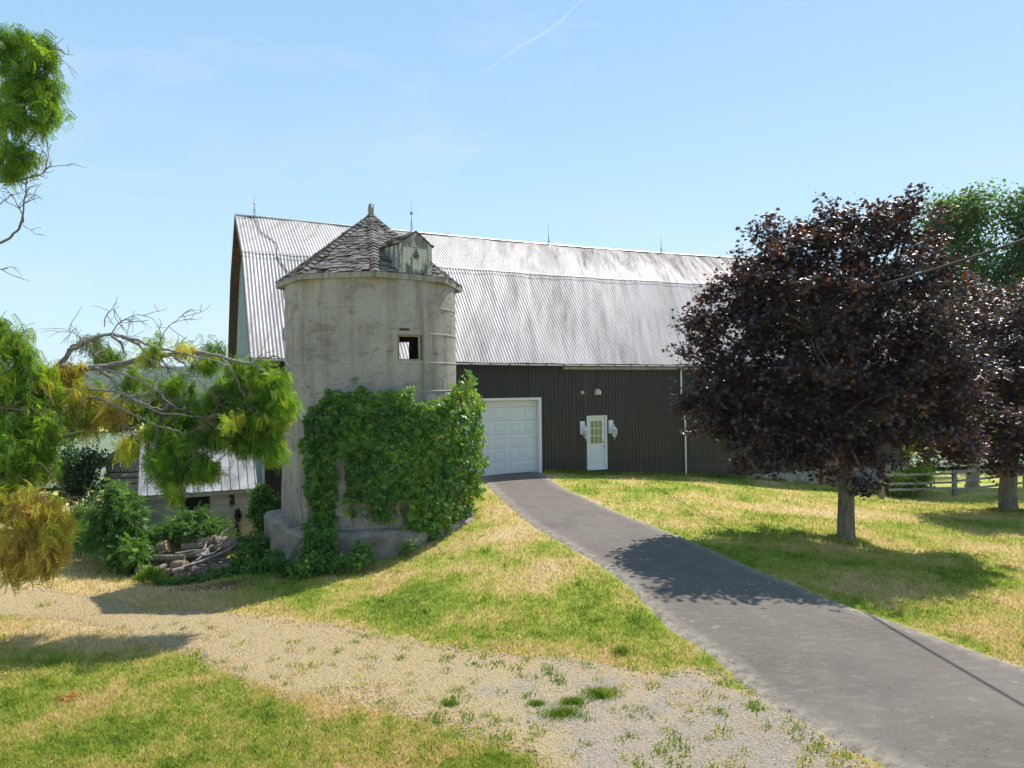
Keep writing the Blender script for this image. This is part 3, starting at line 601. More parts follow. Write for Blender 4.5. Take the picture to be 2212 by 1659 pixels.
# soffit boards under the rake overhang, wooden deck under the sheet
mb = MB()
def deck(t0, t1, th, dn):
    pr = [(OV-.05, EZ-OV*slp*.75), (-brk, BZ), (-WD/2, RZ), (-WD+brk, BZ), (-WD-OV+.05, EZ-OV*slp*.75)]
    for (n0, z0), (n1, z1) in zip(pr[:-1], pr[1:]):
        nb = 14
        for i in range(nb):
            a, b = i/nb, (i+.93)/nb; q = [(n0+(n1-n0)*a, z0+(z1-z0)*a), (n0+(n1-n0)*b, z0+(z1-z0)*b)]
            for j in range(10):
                ta = t0+(t1-t0)*j/10; tb = t0+(t1-t0)*(j+1)/10
                p = [BW(ta, q[0][0], q[0][1]-dn+sag(ta)), BW(tb, q[0][0], q[0][1]-dn+sag(tb)), BW(tb, q[1][0], q[1][1]-dn+sag(tb)), BW(ta, q[1][0], q[1][1]-dn+sag(ta))]
                mb.prism(p, UP*-th)
            if t1-t0 < 2: pass
deck(T0-.34, T0+.02, .03, .09); deck(T0+.02, T1+.5, .03, .09)
obj('soffit', mb, M_SOFFIT, barn)
mb = MB()
pr = [(OV+.02, EZ-OV*slp*.75), (-brk, BZ), (-WD/2, RZ), (-WD+brk, BZ), (-WD-OV, EZ-OV*slp*.75)]
for (n0, z0), (n1, z1) in zip(pr[:-1], pr[1:]): mb.prism([BW(T0-.36, n0, z0-.02), BW(T0-.36, n1, z1-.02), BW(T0-.36, n1, z1-.17), BW(T0-.36, n0, z0-.17)], -A*.03)
obj('rake_board', mb, M_SOFFIT, barn)
mb = MB()
m_ = 40
for i in range(m_):
    a = T0-.33+(T1+.5-T0+.33)*i/m_; b = a+(T1+.5-T0+.33)/m_
    za = EZ-OV*slp*.75-.03+sag(a); zb = EZ-OV*slp*.75-.03+sag(b)
    mb.prism([BW(a, OV-.03, za), BW(b, OV-.03, zb), BW(b, OV-.03, zb-.05), BW(a, OV-.03, za-.05)], -N*.05)
obj('eave_trim', mb, M_WHITE, barn)
mb = MB(); q = [BW(t, .0, EZ-.47+sag(t)) for t in np.linspace(gd1+1, T1, 20)]
for a, b in zip(q[:-1], q[1:]): mb.prism([a+N*.03, b+N*.03, b+N*.03+UP*.10, a+N*.03+UP*.10], N*.18)
obj('eave_trim', mb, M_WOOD, barn)
# purlin ends / brackets below the eave
mb = MB()
for t in np.arange(T0+1, T1, .75): mb.box(BW(t, .02, EZ-OV*slp*.75-.04+sag(t)), A*.035, N*(OV+.05), UP*-.05)
obj('eave_bracket', mb, M_METAL, barn)
tag(bpy.data.objects['eave_bracket'], kind='stuff')
# garage door
gt = MB(); d_ = .12
gt.box(BW(gd1, -.22, -.02), A*.10, N*.27, UP*(GH+.11)); gt.box(BW(gd0-.10, -.22, -.02), A*.10, N*.27, UP*(GH+.11)); gt.box(BW(gd0, -.22, GH), A*(gd1-gd0), N*.262, UP*.088)
mbp = MB(); rows_ = 6; SH = .50
gdoor = obj('garage_door', (lambda q: (q.box(BW(gd0, -.24, .0), A*(gd1-gd0), N*.04, UP*GH), q)[1])(MB()), M_DOORW, barn)
tag(gdoor, 'wide white sectional garage door')
obj('door_frame', gt, M_WHITE, gdoor)
ncol = 5; cw = (gd1-gd0)/ncol; z = .02
for r_ in range(rows_):
    z0 = .02+r_*SH; z1 = min(z0+SH-.022, GH-.02)
    if z1-z0 < .1: continue
    mbp.box(BW(gd0+.01, -.20, z0), A*(gd1-gd0-.02), N*.03, UP*(z1-z0))
    if z1-z0 > .3:
        for c_ in range(ncol):
            t = gd0+c_*cw+.09; ww = cw-.18; hh = z1-z0-.18; za = z0+.09
            o1 = [BW(t, -.168, za), BW(t+ww, -.168, za), BW(t+ww, -.168, za+hh), BW(t, -.168, za+hh)]
            # embossed frame: four strips and a raised centre
            for (a_, b_, w2, h2) in ((0, 0, ww, .025), (0, hh-.025, ww, .025), (0, .025, .025, hh-.05), (ww-.025, .025, .025, hh-.05)):
                mbp.box(BW(t+a_, -.1695, za+b_), A*w2, N*.015, UP*h2)
            mbp.box(BW(t+.06, -.1695, za+.055), A*(ww-.12), N*.013, UP*(hh-.11))
obj('panel', mbp, M_DOORW, gdoor)
mb = MB(); mb.box(BW(gd0, -.19, -.015), A*(gd1-gd0), N*.06, UP*.035); obj('rubber_seal', mb, M_CABLE, gdoor)
# entry door
ew = ed1-ed0; eh = edz1-edz0
mb = MB(); mb.box(BW(ed0, -.1, edz0), A*.05, N*.14, UP*eh); mb.box(BW(ed1-.06, -.1, edz0), A*.06, N*.14, UP*eh); mb.box(BW(ed0+.05, -.1, edz1-.05), A*(ew-.11), N*.137, UP*.05); mb.box(BW(ed0+.05, -.1, edz0), A*(ew-.11), N*.16, UP*.055)
door = obj('entry_door', (lambda q: (q.box(BW(ed0+.05, -.09, edz0+.06), A*(ew-.11), N*.05, UP*(eh-.11)), q)[1])(MB()), M_DOORW, barn)
tag(door, 'narrow white entry door with nine pane window')
obj('door_frame', mb, M_WHITE, door)
lw = ew-.11; L0 = ed0+.05; wx0 = L0+.14; wx1 = L0+lw-.14; wz1 = edz0+eh-.20; wz0 = edz0+eh*.485
mb = MB(); mb.box(BW(wx0, -.039, wz0), A*(wx1-wx0), N*.004, UP*(wz1-wz0)); obj('window_pane', mb, M_PANE, door)
mb = MB(); bw = .03
for (a, b, w2, h2) in ((wx0-bw, wz0-bw, wx1-wx0+2*bw, bw), (wx0-bw, wz1, wx1-wx0+2*bw, bw), (wx0-bw, wz0, bw, wz1-wz0), (wx1, wz0, bw, wz1-wz0)): mb.box(BW(a, -.041, b), A*w2, N*.022, UP*h2)
for i in (1, 2):
    mb.box(BW(wx0+(wx1-wx0)*i/3-.012, -.036, wz0), A*.024, N*.014, UP*(wz1-wz0)); mb.box(BW(wx0, -.0375, wz0+(wz1-wz0)*i/3-.012), A*(wx1-wx0), N*.0135, UP*.024)
obj('muntins', mb, M_WHITE, door)
mb = MB()
for i in (0, 1):
    a = L0+.11+i*(lw-.22-.30+.04)/1.0; w2 = .24; a = L0+.12+i*(lw-.24-w2); zz = edz0+.30; hh = eh*.24
    for (da, dz, ww, hk) in ((0, 0, w2, .02), (0, hh-.02, w2, .02), (0, .02, .02, hh-.04), (w2-.02, .02, .02, hh-.04)): mb.box(BW(a+da, -.041, zz+dz), A*ww, N*.012, UP*hk)
obj('door_panel', mb, M_DOORW, door)
mb = MB(); kx = L0+lw-.07; kc = BW(kx, -.03, edz0+eh*.42); mb.tube([kc, kc+N*.05, kc+N*.06, kc+N*.085], [.022, .014, .03, .02], 10); obj('handle', mb, M_BRASS, door)
mb = MB(); kc = BW(kx, -.04, edz0+eh*.50); mb.tube([kc, kc+N*.025], .026, 10); obj('lock', mb, M_IRON, door)
# coach lamps on boards
def sconce(px, py0, py1, pside):
    t0_, zt = wall_t(px-9, py0); t1_, zb = wall_t(px+8, py1); c = (t0_+t1_)/2; wdt = .26
    b = MB(); b.box(BW(c-wdt/2, .024, zb), A*wdt, N*.04, UP*(zt-zb)); s_ = obj('mounting_board', b, M_WHITE, None)
    return c, zt, zb, s_
for (px, y0, y1) in ((1258, 910, 938.5), (1319.5, 907.5, 936)):
    t0_, zt = wall_t(px, y0, .05); _, zb = wall_t(px, y1, .05); wdt = .20; c = t0_
    b = MB(); b.box(BW(c-wdt/2, .024, zb), A*wdt, N*.04, UP*(zt-zb)); s_ = obj('coach_lamp', b, M_WHITE, barn)
    lc = BW(c+.04, .24, zb+.03)
    b = MB(); b.tube([BW(c, .06, zb+.22), BW(c, .12, zb+.34), BW(c+.03, .22, zb+.36), lc+UP*.22], .013, 6)
    b.tube([BW(c, .064, zb+.2), BW(c, .085, zb+.2)], .06, 12)
    b.tube([BW(c, .08, zb+.2), BW(c+.03, .16, zb+.1), lc+UP*.14], .01, 6)
    obj('bracket', b, M_WHITE, s_)
    b = MB()
    b.lathe(lc, [(.012, .30), (.02, .27), (.008, .25), (.03, .23), (.07, .19), (.12, .15), (.125, .135), (.10, .13)], 12)
    b.lathe(lc, [(.08, -.10), (.085, -.115), (.05, -.14), (.035, -.17), (.012, -.20), (.004, -.27)], 12)
    for k_ in range(6):
        a_ = k_*math.pi/3; dv_ = Vector((math.cos(a_), math.sin(a_), 0)); b.tube([lc+dv_*.10+UP*.135, lc+dv_*.128+UP*.06, lc+dv_*.12-UP*.02, lc+dv_*.08-UP*.105], .008, 5)
    obj('lantern', b, M_WHITE, s_)
    b = MB(); b.lathe(lc, [(.05, .13), (.085, .05), (.075, -.04), (.045, -.10)], 12)
    mg = bpy.data.materials.get('lamp_glass')
    if not mg:
        q = NT('lamp_glass'); q.col((.75, .78, .80)); q.set(.12, 0, .6); q.p.inputs['Transmission Weight'].default_value = .6; mg = q.m
    obj('glass', b, mg, s_, smooth=True)
# security light and vent cap
t_, z_ = wall_t(1289, 846); c = BW(t_, .02, z_); b = MB()
b.tube([c+UP*.0, c+N*.10], .11, 14); b.box(c-A*.12-UP*.12, A*.24, N*.12, UP*.14); fl = obj('flood_light', b, M_BEIGE, barn)
b = MB(); b.box(c+A*.0-UP*.06+N*.121, A*.08, N*.05, UP*.085); obj('lens', b, M_WHITE, fl)
t_, z_ = wall_t(1256, 848); c = BW(t_, .0, z_); b = MB(); b.tube([c, c+N*.10, c+N*.14], [.07, .07, .045], 14); obj('vent_cap', b, M_BEIGE, barn)
# downspouts / conduit
def pipe(name, pts, r=.028, mat=None, n=8):
    b = MB(); b.tube(pts, r, n); return obj(name, b, mat or M_WHITE, barn)
P_ = [wall_t(x, y, .09) for x, y in ((1471, 795), (1472, 868), (1474, 890), (1480, 902), (1481, 960), (1482, 1030))]
cond = pipe('service_conduit', [BW(t, .09, z) for t, z in P_], .033)
mt = P_[0][0]; mast_top = BW(mt, .62, EZ+1.5)
pipe('service_mast', [BW(mt, .62, EZ-.5), BW(mt, .62, EZ+.3), mast_top], .03, M_METAL)
pipe('mast_brace', [BW(mt, .09, EZ-.55), BW(mt, .35, EZ-.5), BW(mt, .62, EZ-.45)], .02, M_METAL)
pipe('weather_head', [mast_top, mast_top+UP*.10+N*.02, mast_top+UP*.09+N*.14-A*.04, mast_top+UP*.0+N*.20-A*.05], [.045, .06, .05, .03], M_METAL)
mh = mast_top+N*.18
pipe('drip_loop', [mh, mh-A*.25-UP*.25, mh-A*.38-UP*.7, mh-A*.25-UP*1.0, mh-A*.02-UP*.85, mh+UP*-.2+A*.02], .014, M_CABLE)
P_ = [wall_t(568, y, .09) for y in (800, 900, 1000, 1090)]; pipe('downspout', [BW(t, .10, z) for t, z in P_], .05)
# lightning cable on the roof, rods on the ridge
def roofpt(t, k, lift=.03):
    if k < .62: u_ = k/.62; n, z = OV*(1-u_)-brk*u_, (EZ-OV*slp*.75)*(1-u_)+BZ*u_
    else: u_ = (k-.62)/.38; n, z = -brk*(1-u_)-WD/2*u_, BZ*(1-u_)+RZ*u_
    return BW(t, n, z+sag(t)+lift)
pts = []
for i in range(26):
    k_ = 1-i/25*1.0; pts.append(roofpt(T0+.15+.5*math.sin(i*.14)+.12*math.sin(i*1.1)+.75*(i/25), k_, .045))
pts.append(pts[-1]+N*.05-UP*.5); mb = MB(); mb.tube(pts, .016, 5); obj('lightning_cable', mb, M_CABLE, roof)
def rod(px, ball, label, hgt=.95, off=0):
    # ridge t from the photo column
    d = W(px, 500, 1.0)-Vector((0, 0, CZ)); o_ = Vector((0, 0, CZ)); k_ = (P0-N*WD/2-o_).dot(N)/d.dot(N); p = o_+d*k_; t = (p-P0).dot(A)
    c = BW(t, -WD/2, RZ+sag(t)+.02); b = MB(); b.tube([c, c+UP*hgt*.45, c+UP*hgt], [.014, .012, .005], 6)
    for sx in (-1, 1): b.tube([c+A*.07*sx, c+UP*hgt*.42], .008, 5)
    b.tube([c+N*.07, c+UP*hgt*.42], .008, 5)
    r_ = obj('lightning_rod', b, M_METAL, barn); r_['label'] = label
    if ball:
        b = MB(); b.lathe(c+UP*hgt*.56, [(.02, -.062), (.05, -.045), (.068, 0), (.05, .045), (.02, .062)], 12); obj('glass_ball', b, ball, r_, smooth=True)
rod(550, M_WHITE, 'lightning rod with white glass ball near the left end of the ridge')
rod(889, M_BLUE, 'lightning rod with blue glass ball behind the silo dormer', 1.5)
rod(1185, None, 'plain lightning rod on the middle of the ridge')
rod(1428, None, 'plain lightning rod nearest the purple tree')
# stone foundation and boarded opening to the right
mb = MB()
ts = np.linspace(FOUND-.8, T1+.1, 60)
for a, b in zip(ts[:-1], ts[1:]):
    mb.prism([BW(a, -.3, -3.2), BW(b, -.3, -3.2), BW(b, -.3, -.70+.04*math.sin(b*5)), BW(a, -.3, -.70+.04*math.sin(a*5))], N*(.42+.02*math.sin(a*5.3)))
obj('stone_foundation', mb, M_STONE, barn)
t0_, zt = wall_t(1777, 1002, .2); t1_, zb = wall_t(1842, 1046, .2)
mb = MB(); nb = 6
for i in range(nb): mb.box(BW(t0_+(t1_-t0_)*i/nb, .10, zb), A*((t1_-t0_)/nb-.02), N*.06, UP*(zt-zb+.25))
bo = obj('boarded_opening', mb, M_ORANGE, barn)
mb = MB(); mb.box(BW(t0_-.08, .10, zb-.02), A*.07, N*.11, UP*(zt-zb+.35)); mb.box(BW(t1_+.01, .10, zb-.02), A*.07, N*.11, UP*(zt-zb+.35)); mb.box(BW(t0_, .162, (zb+zt)/2), A*(t1_-t0_), N*.03, UP*.05)
obj('opening_frame', mb, M_REDFRAME, bo)
mb = MB(); mb.box(BW(t0_-.1, .05, zb-.14), A*(t1_-t0_+.2), N*.3, UP*.11); obj('sill', mb, M_WHITE, bo)

# ------------------------------------------------------------ SILO
SC = W(805, 834, 19.4); sx, sy = SC.x, SC.y; face = math.atan2(-sy, -sx)   # heading towards the camera
sg = h1(sx, sy-2.5); SZ = -.15
silo = empty('silo', (sx, sy, SZ-.55), 'round grey concrete silo with shingled octagonal roof and vines', 'silo')
def sp(a, r, z): return Vector((sx+r*math.cos(face+a), sy+r*math.sin(face+a), z))
def srad(z): return 2.27 if z > 3.2 else 2.27+.13*min(1, (3.2-z)/3.2)
def ang(px): return math.asin(max(-1, min(1, (px-805)/184)))
h0, h1_ = ang(854), ang(906); hz0, hz1 = 3.97, 4.60
# far opening: photo x 852..889 at the back wall
def back_ang(px):
    d = W(px, 760, 1.0)-Vector((0, 0, CZ)); a_ = d.x**2+d.y**2; b_ = -2*(d.x*sx+d.y*sy); c_ = sx*sx+sy*sy-2.27**2; k_ = (-b_+math.sqrt(b_*b_-4*a_*c_))/(2*a_)
    return math.atan2(d.y*k_-sy, d.x*k_-sx)-face
b0, b1 = sorted([(back_ang(846)) % (2*math.pi), back_ang(889) % (2*math.pi)]); bz0, bz1 = 3.95, 4.66
na = 180; angs = sorted(set([2*math.pi*i/na for i in range(na)]+[h0 % (2*math.pi), h1_ % (2*math.pi), b0, b1]))
joints = [5.32, 4.65, 3.92, 3.2]; zs = [-.3, 0, .5, 1, 1.5, 2, 2.5, 3.0]
zs += [hz0, hz1, bz0, bz1, 6.02, 5.0, 3.55, 4.3]
for j in joints: zs += [j-.022, j-.012, j+.006, j+.02]
zs = sorted(set(round(z, 4) for z in zs)); V = []; line = []
for z in zs:
    jr = next((j for j in joints if abs(z-j) < .014), None)
    for a in angs:
        rr = srad(z)+(.009 if jr else 0)+.012*mnoise.noise((math.cos(a)*3, math.sin(a)*3, z*1.3))
        if z < 3.15 and z > .2: rr += .02 if int(a/(2*math.pi)*34*1) % 2 else 0
        V.append(sp(a, rr, z)); line.append((.6 if jr else 0)*(.5+.5*(mnoise.noise((math.cos(a)*4, math.sin(a)*4, z)) > -.1)))
Fq = []; m_ = len(angs); no = len(V)
for z in zs:
    for a in angs: V.append(sp(a, srad(z)-.17, z)); line.append(0)
def hole(i, j):
    z = (zs[i]+zs[i+1])/2; a0 = angs[j]; a1 = angs[(j+1) % m_]; a = (a0+(a1 if a1 > a0 else a1+2*math.pi))/2 % (2*math.pi)
    return (h0 < a < h1_ and hz0 < z < hz1) or (b0 < a < b1 and bz0 < z < bz1)
for i in range(len(zs)-1):
    for j in range(m_):
        j2 = (j+1) % m_; q = (i*m_+j, i*m_+j2, (i+1)*m_+j2, (i+1)*m_+j)
        if hole(i, j): continue
        Fq.append(q); Fq.append(tuple(no+k_ for k_ in q[::-1]))
        for di, dj, e in ((0, 1, (q[2], q[1])), (0, -1, (q[0], q[3])), (1, 0, (q[3], q[2])), (-1, 0, (q[1], q[0]))):
            ni, nj = i+di, (j+dj) % m_
            if 0 <= ni < len(zs)-1 and hole(ni, nj): Fq.append((e[0], e[1], e[1]+no, e[0]+no))
w_ = npmesh('wall', [tuple(v) for v in V], Fq, M_CONC, silo, {'line': line}, smooth=False)
# window: wooden frame remains
mb = MB(); ca = h0-.01; a_, b_ = sp(h0+.02, 2.2, hz0), sp(h0+.02, 2.2, hz1); mb.tube([a_, b_], .03, 4)
mb.tube([sp(h1_-.025, 2.19, hz0), sp(h1_-.025, 2.19, hz1)], .035, 4); mb.tube([sp(h0, 2.19, hz1-.02), sp(h1_, 2.19, hz1-.02)], .03, 4); mb.tube([sp(h0, 2.2, hz0+.015), sp(h1_, 2.2, hz0+.015)], .025, 4)
obj('window_frame', mb, M_WOOD, silo)
mb = MB(); a_ = ang(868); mb.cbox(sp(a_, 2.275, 4.73), (math.cos(face+a_+math.pi/2), math.sin(face+a_+math.pi/2), 0), (math.cos(face+a_), math.sin(face+a_), 0), UP, .26, .02, .05); obj('slot', mb, M_DARK, silo)
# plinth (broken footing)
V = []; Fq = []; na = 96; zp = [-1.35, -1.0, -.7, -.45, -.22, -.12, -.06]
for i, z in enumerate(zp):
    for j in range(na):
        a = 2*math.pi*j/na; r = 2.80+.16*mnoise.noise((math.cos(a)*2.2, math.sin(a)*2.2, 4.4))+.07*mnoise.noise((math.cos(a)*9, math.sin(a)*9, z*3))
        r += .12*mnoise.noise((math.cos(a)*5, math.sin(a)*5, z*2))+.05*mnoise.noise((math.cos(a)*17, math.sin(a)*17, z*9))
        if z > -.2: r -= .10
        if z > -.1: r = 2.25
        V.append(sp(a, r, z+.05*mnoise.noise((math.cos(a)*6, math.sin(a)*6, 1)) + (.18 if z > -.3 and (-1.7 < ((a+math.pi) % (2*math.pi)-math.pi) < -.9) else 0)))
for i in range(len(zp)-1):
    for j in range(na): Fq.append((i*na+j, i*na+(j+1) % na, (i+1)*na+(j+1) % na, (i+1)*na+j))
npmesh('plinth', [tuple(v) for v in V], Fq, M_RUB, silo)
# octagonal roof with real shingles
EZs = 6.08; AP = 8.0; RO = 2.47; oct_ = [ang(812)*1.0+math.pi/4*k_ for k_ in range(8)]
mb = MB(); rowsN = 23; rnds = []
apex = Vector((sx, sy, AP)); cor = [sp(a, RO, EZs) for a in oct_]
for i in range(8):
    c0, c1 = cor[i], cor[(i+1) % 8]; mid = (c0+c1)/2; e = (c1-c0).normalized(); s_ = (apex-mid); L = s_.length; s_.normalize(); nn = e.cross(s_)
    if nn.z < 0: nn = -nn
    b0_ = len(mb.v); mb.add([c0, c1, apex], [(0, 1, 2)]); rnds += [.2]*3
    for r_ in range(rowsN):
        f0 = r_/rowsN; f1 = (r_+1)/rowsN; hw = (c1-c0).length/2*(1-f0); x = -hw-random.uniform(0, .1); edge_w = (c1-c0).length/2*(1-f1)
        while x < hw:
            wdt = random.uniform(.15, .25); xe = min(x+wdt, hw+.03)
            jitter = random.gauss(0, .012); lift = .024+abs(random.gauss(0, .009)); rn = random.random()
            if r_ == 0 or random.random() < .05: lift += abs(random.gauss(0, .03))
            y0 = L*f0-.02+jitter; y1 = L*f1+.05; th = .016
            def cl(xv, yv): lim = (c1-c0).length/2*(1-max(0, yv)/L)+.04; return max(-lim, min(lim, xv))
            if xe-x > .03 and not (random.random() < .012):
                q = [(x+.008, y0, lift), (xe-.008, y0+random.gauss(0, .008), lift+random.gauss(0, .012)), (cl(xe-.008, y1), y1, .006), (cl(x+.008, y1), y1, .006)]
                vs = [mid+e*cl(a_, b2)+s_*b2+nn*c2 for a_, b2, c2 in q]; vs += [v-nn*th for v in vs]
                mb.add(vs, [(0, 1, 2, 3), (7, 6, 5, 4), (0, 4, 5, 1), (1, 5, 6, 2), (2, 6, 7, 3), (3, 7, 4, 0)]); rnds += [rn]*8
            x = xe
    # hip caps
    d_ = (apex-c0); Lh = d_.length; d_.normalize(); hn = (UP-d_*d_.z).normalized(); sd_ = d_.cross(hn)
    for k_ in range(20):
        f = k_/20; p = c0+d_*Lh*f; lf = .065+abs(random.gauss(0, .012)); q = [p-sd_*.12+hn*(lf-.05), p+hn*lf, p+sd_*.12+hn*(lf-.05)]; p2 = p+d_*(Lh/20+.03)
        q2 = [p2-sd_*.10+hn*(-.01), p2+hn*.045, p2+sd_*.10+hn*(-.01)]; mb.add(q+q2+[v-hn*.02 for v in q+q2], [(0, 1, 4, 3), (1, 2, 5, 4), (6, 9, 10, 7), (7, 10, 11, 8), (0, 6, 7, 1), (1, 7, 8, 2)]); rnds += [random.random()]*12
ro = obj('roof', mb, M_SHING, silo); at_ = ro.data.attributes.new('rnd', 'FLOAT', 'POINT'); at_.data.foreach_set('value', rnds)
mb = MB()
for i in range(8):
    a_, b_ = cor[i], cor[(i+1) % 8]; o_ = ((a_+b_)/2-Vector((sx, sy, EZs))).normalized()
    mb.prism([a_-UP*.12, b_-UP*.12, b_+UP*.015, a_+UP*.015], o_*.03)
    ia, ib = sp(oct_[i], 2.2, EZs-.10), sp(oct_[(i+1) % 8], 2.2, EZs-.10); mb.prism([ia, ib, b_-UP*.10, a_-UP*.10], UP*.02)
obj('fascia', mb, M_FASC, silo)
mb = MB()
for k_ in range(8):
    a_ = k_*math.pi/4; h_ = .20+.07*(k_ % 3 == 0)-.06*(k_ % 3 == 1); mb.cbox(apex+Vector((math.cos(a_), math.sin(a_), 0))*.065+UP*(h_/2-.02), (math.cos(a_+1.57), math.sin(a_+1.57), 0), (math.cos(a_), math.sin(a_), 0), UP, .056, .022, h_+.12)
mb.tube([apex-UP*.1, apex+UP*.03], [.16, .05], 10)
obj('finial', mb, M_WOOD, silo)
# dormer
da = (oct_[0]+oct_[1])/2+.07; dO = Vector((math.cos(face+da), math.sin(face+da), 0)); dS = Vector((-dO.y, dO.x, 0)); dC = Vector((sx, sy, 0))+dO*2.24
def DP(s, o_, z): return dC+dS*s+dO*o_+UP*z
dz0, dz1, dzr = EZs-.02, EZs+.76, EZs+1.08; hw = .47
mb = MB(); mb.prism([DP(-hw, 0, dz0), DP(hw, 0, dz0), DP(hw, 0, dz1), DP(0, 0, dzr), DP(-hw, 0, dz1)], -dO*.02)
for s_ in (-1, 1): mb.prism([DP(s_*hw, -.02, dz0), DP(s_*hw, -.02, dz1), DP(s_*hw, -1.3, dz1)], -dS*s_*.02)
dorm = obj('dormer', mb, M_PEEL, silo)
mb = MB()
for (s0, s1) in ((-hw, -hw+.10), (hw-.13, hw)): mb.box(DP(s0, .003, dz0), dS*(s1-s0), dO*.03, UP*(dz1-dz0))
mb.prism([DP(-hw, .003, dz1+.002), DP(hw, .003, dz1+.002), DP(0, .003, dzr)], dO*.025); mb.box(DP(-hw+.1, .028, dz1-.06), dS*(2*hw-.23), dO*.012, UP*.06)
obj('trim', mb, M_PEEL, dorm)
mb = MB(); wr = []
x = -hw+.10
for i, wv in enumerate((.12, .15, .16, .16, .12)):
    nz = 12
    for k_ in range(nz):
        za = dz0+.0+(dz1-.06-dz0)*k_/nz; zb = dz0+(dz1-.06-dz0)*(k_+1)/nz; b_ = len(mb.v)
        mb.add([DP(x+.004, .012, za), DP(x+wv-.004, .012, za), DP(x+wv-.004, .012, zb), DP(x+.004, .012, zb)], [(0, 1, 2, 3)])
        f0, f1 = k_/nz, (k_+1)/nz; ff = lambda f: .32*(1-f)**1.2*1.3-.22+.05*math.sin(i*2.3)
        wr += [ff(f0), ff(f0), ff(f1), ff(f1)]
    x += wv
dd_ = obj('hatch_door', mb, M_PEELB, dorm); at_ = dd_.data.attributes.new('wear', 'FLOAT', 'POINT'); at_.data.foreach_set('value', wr)
mb = MB(); rn = []
for s_ in (-1, 1):
    sl = Vector((0, 0, 0)); e0 = DP(0, .05, dzr+.03); e1 = DP(s_*(hw+.045), .05, dz1-.0); dn_ = (e1-e0); nrm_ = dn_.cross(-dO); nrm_ = nrm_ if nrm_.z > 0 else -nrm_; nrm_.normalize()
    back = -dO*1.75; nrw = 4
    for r_ in range(nrw):
        for k_ in range(7):
            a0, a1 = k_/7, (k_+.97)/7; p0 = e0+dn_*(r_/nrw)+back*a0; q0 = e0+dn_*((r_+1.08)/nrw)+back*a0; p1 = e0+dn_*(r_/nrw)+back*a1; q1 = e0+dn_*((r_+1.08)/nrw)+back*a1
            lf = .02+abs(random.gauss(0, .012)); mb.prism([p0+nrm_*.005, p1+nrm_*.005, q1+nrm_*lf, q0+nrm_*lf], -nrm_*.02); rn += [random.random()]*8
    mb.prism([e0-nrm_*.03, e1-nrm_*.03, e1+back-nrm_*.03, e0+back-nrm_*.03], nrm_*.018); rn += [.1]*8
rr_ = obj('dormer_roof', mb, M_SHING, dorm); at_ = rr_.data.attributes.new('rnd', 'FLOAT', 'POINT'); at_.data.foreach_set('value', rn)
mb = MB(); pc = DP(-.02, .07, dz0+.52)
mb.tube([pc+UP*.20, pc+UP*.13], .008, 5)
def ring(mb, c, r, th, u_, v_, n=12):
    pts = [c+u_*r*math.cos(2*math.pi*k_/n)+v_*r*math.sin(2*math.pi*k_/n) for k_ in range(n+1)]; mb.tube(pts, th, 5, cap=False)
ring(mb, pc+UP*.11, .025, .008, dS, UP); ring(mb, pc-UP*.02, .07, .012, dS, UP, 16); mb.tube([pc+UP*.09, pc-dS*.055+UP*.03, pc-dS*.07-UP*.04, pc], .011, 5); mb.tube([pc+UP*.09, pc+dS*.055+UP*.03, pc+dS*.07-UP*.04, pc], .011, 5); mb.tube([pc-UP*.02-dO*.02, pc-UP*.02+dO*.02], .03, 10)
obj('pulley', mb, M_IRON, dorm)

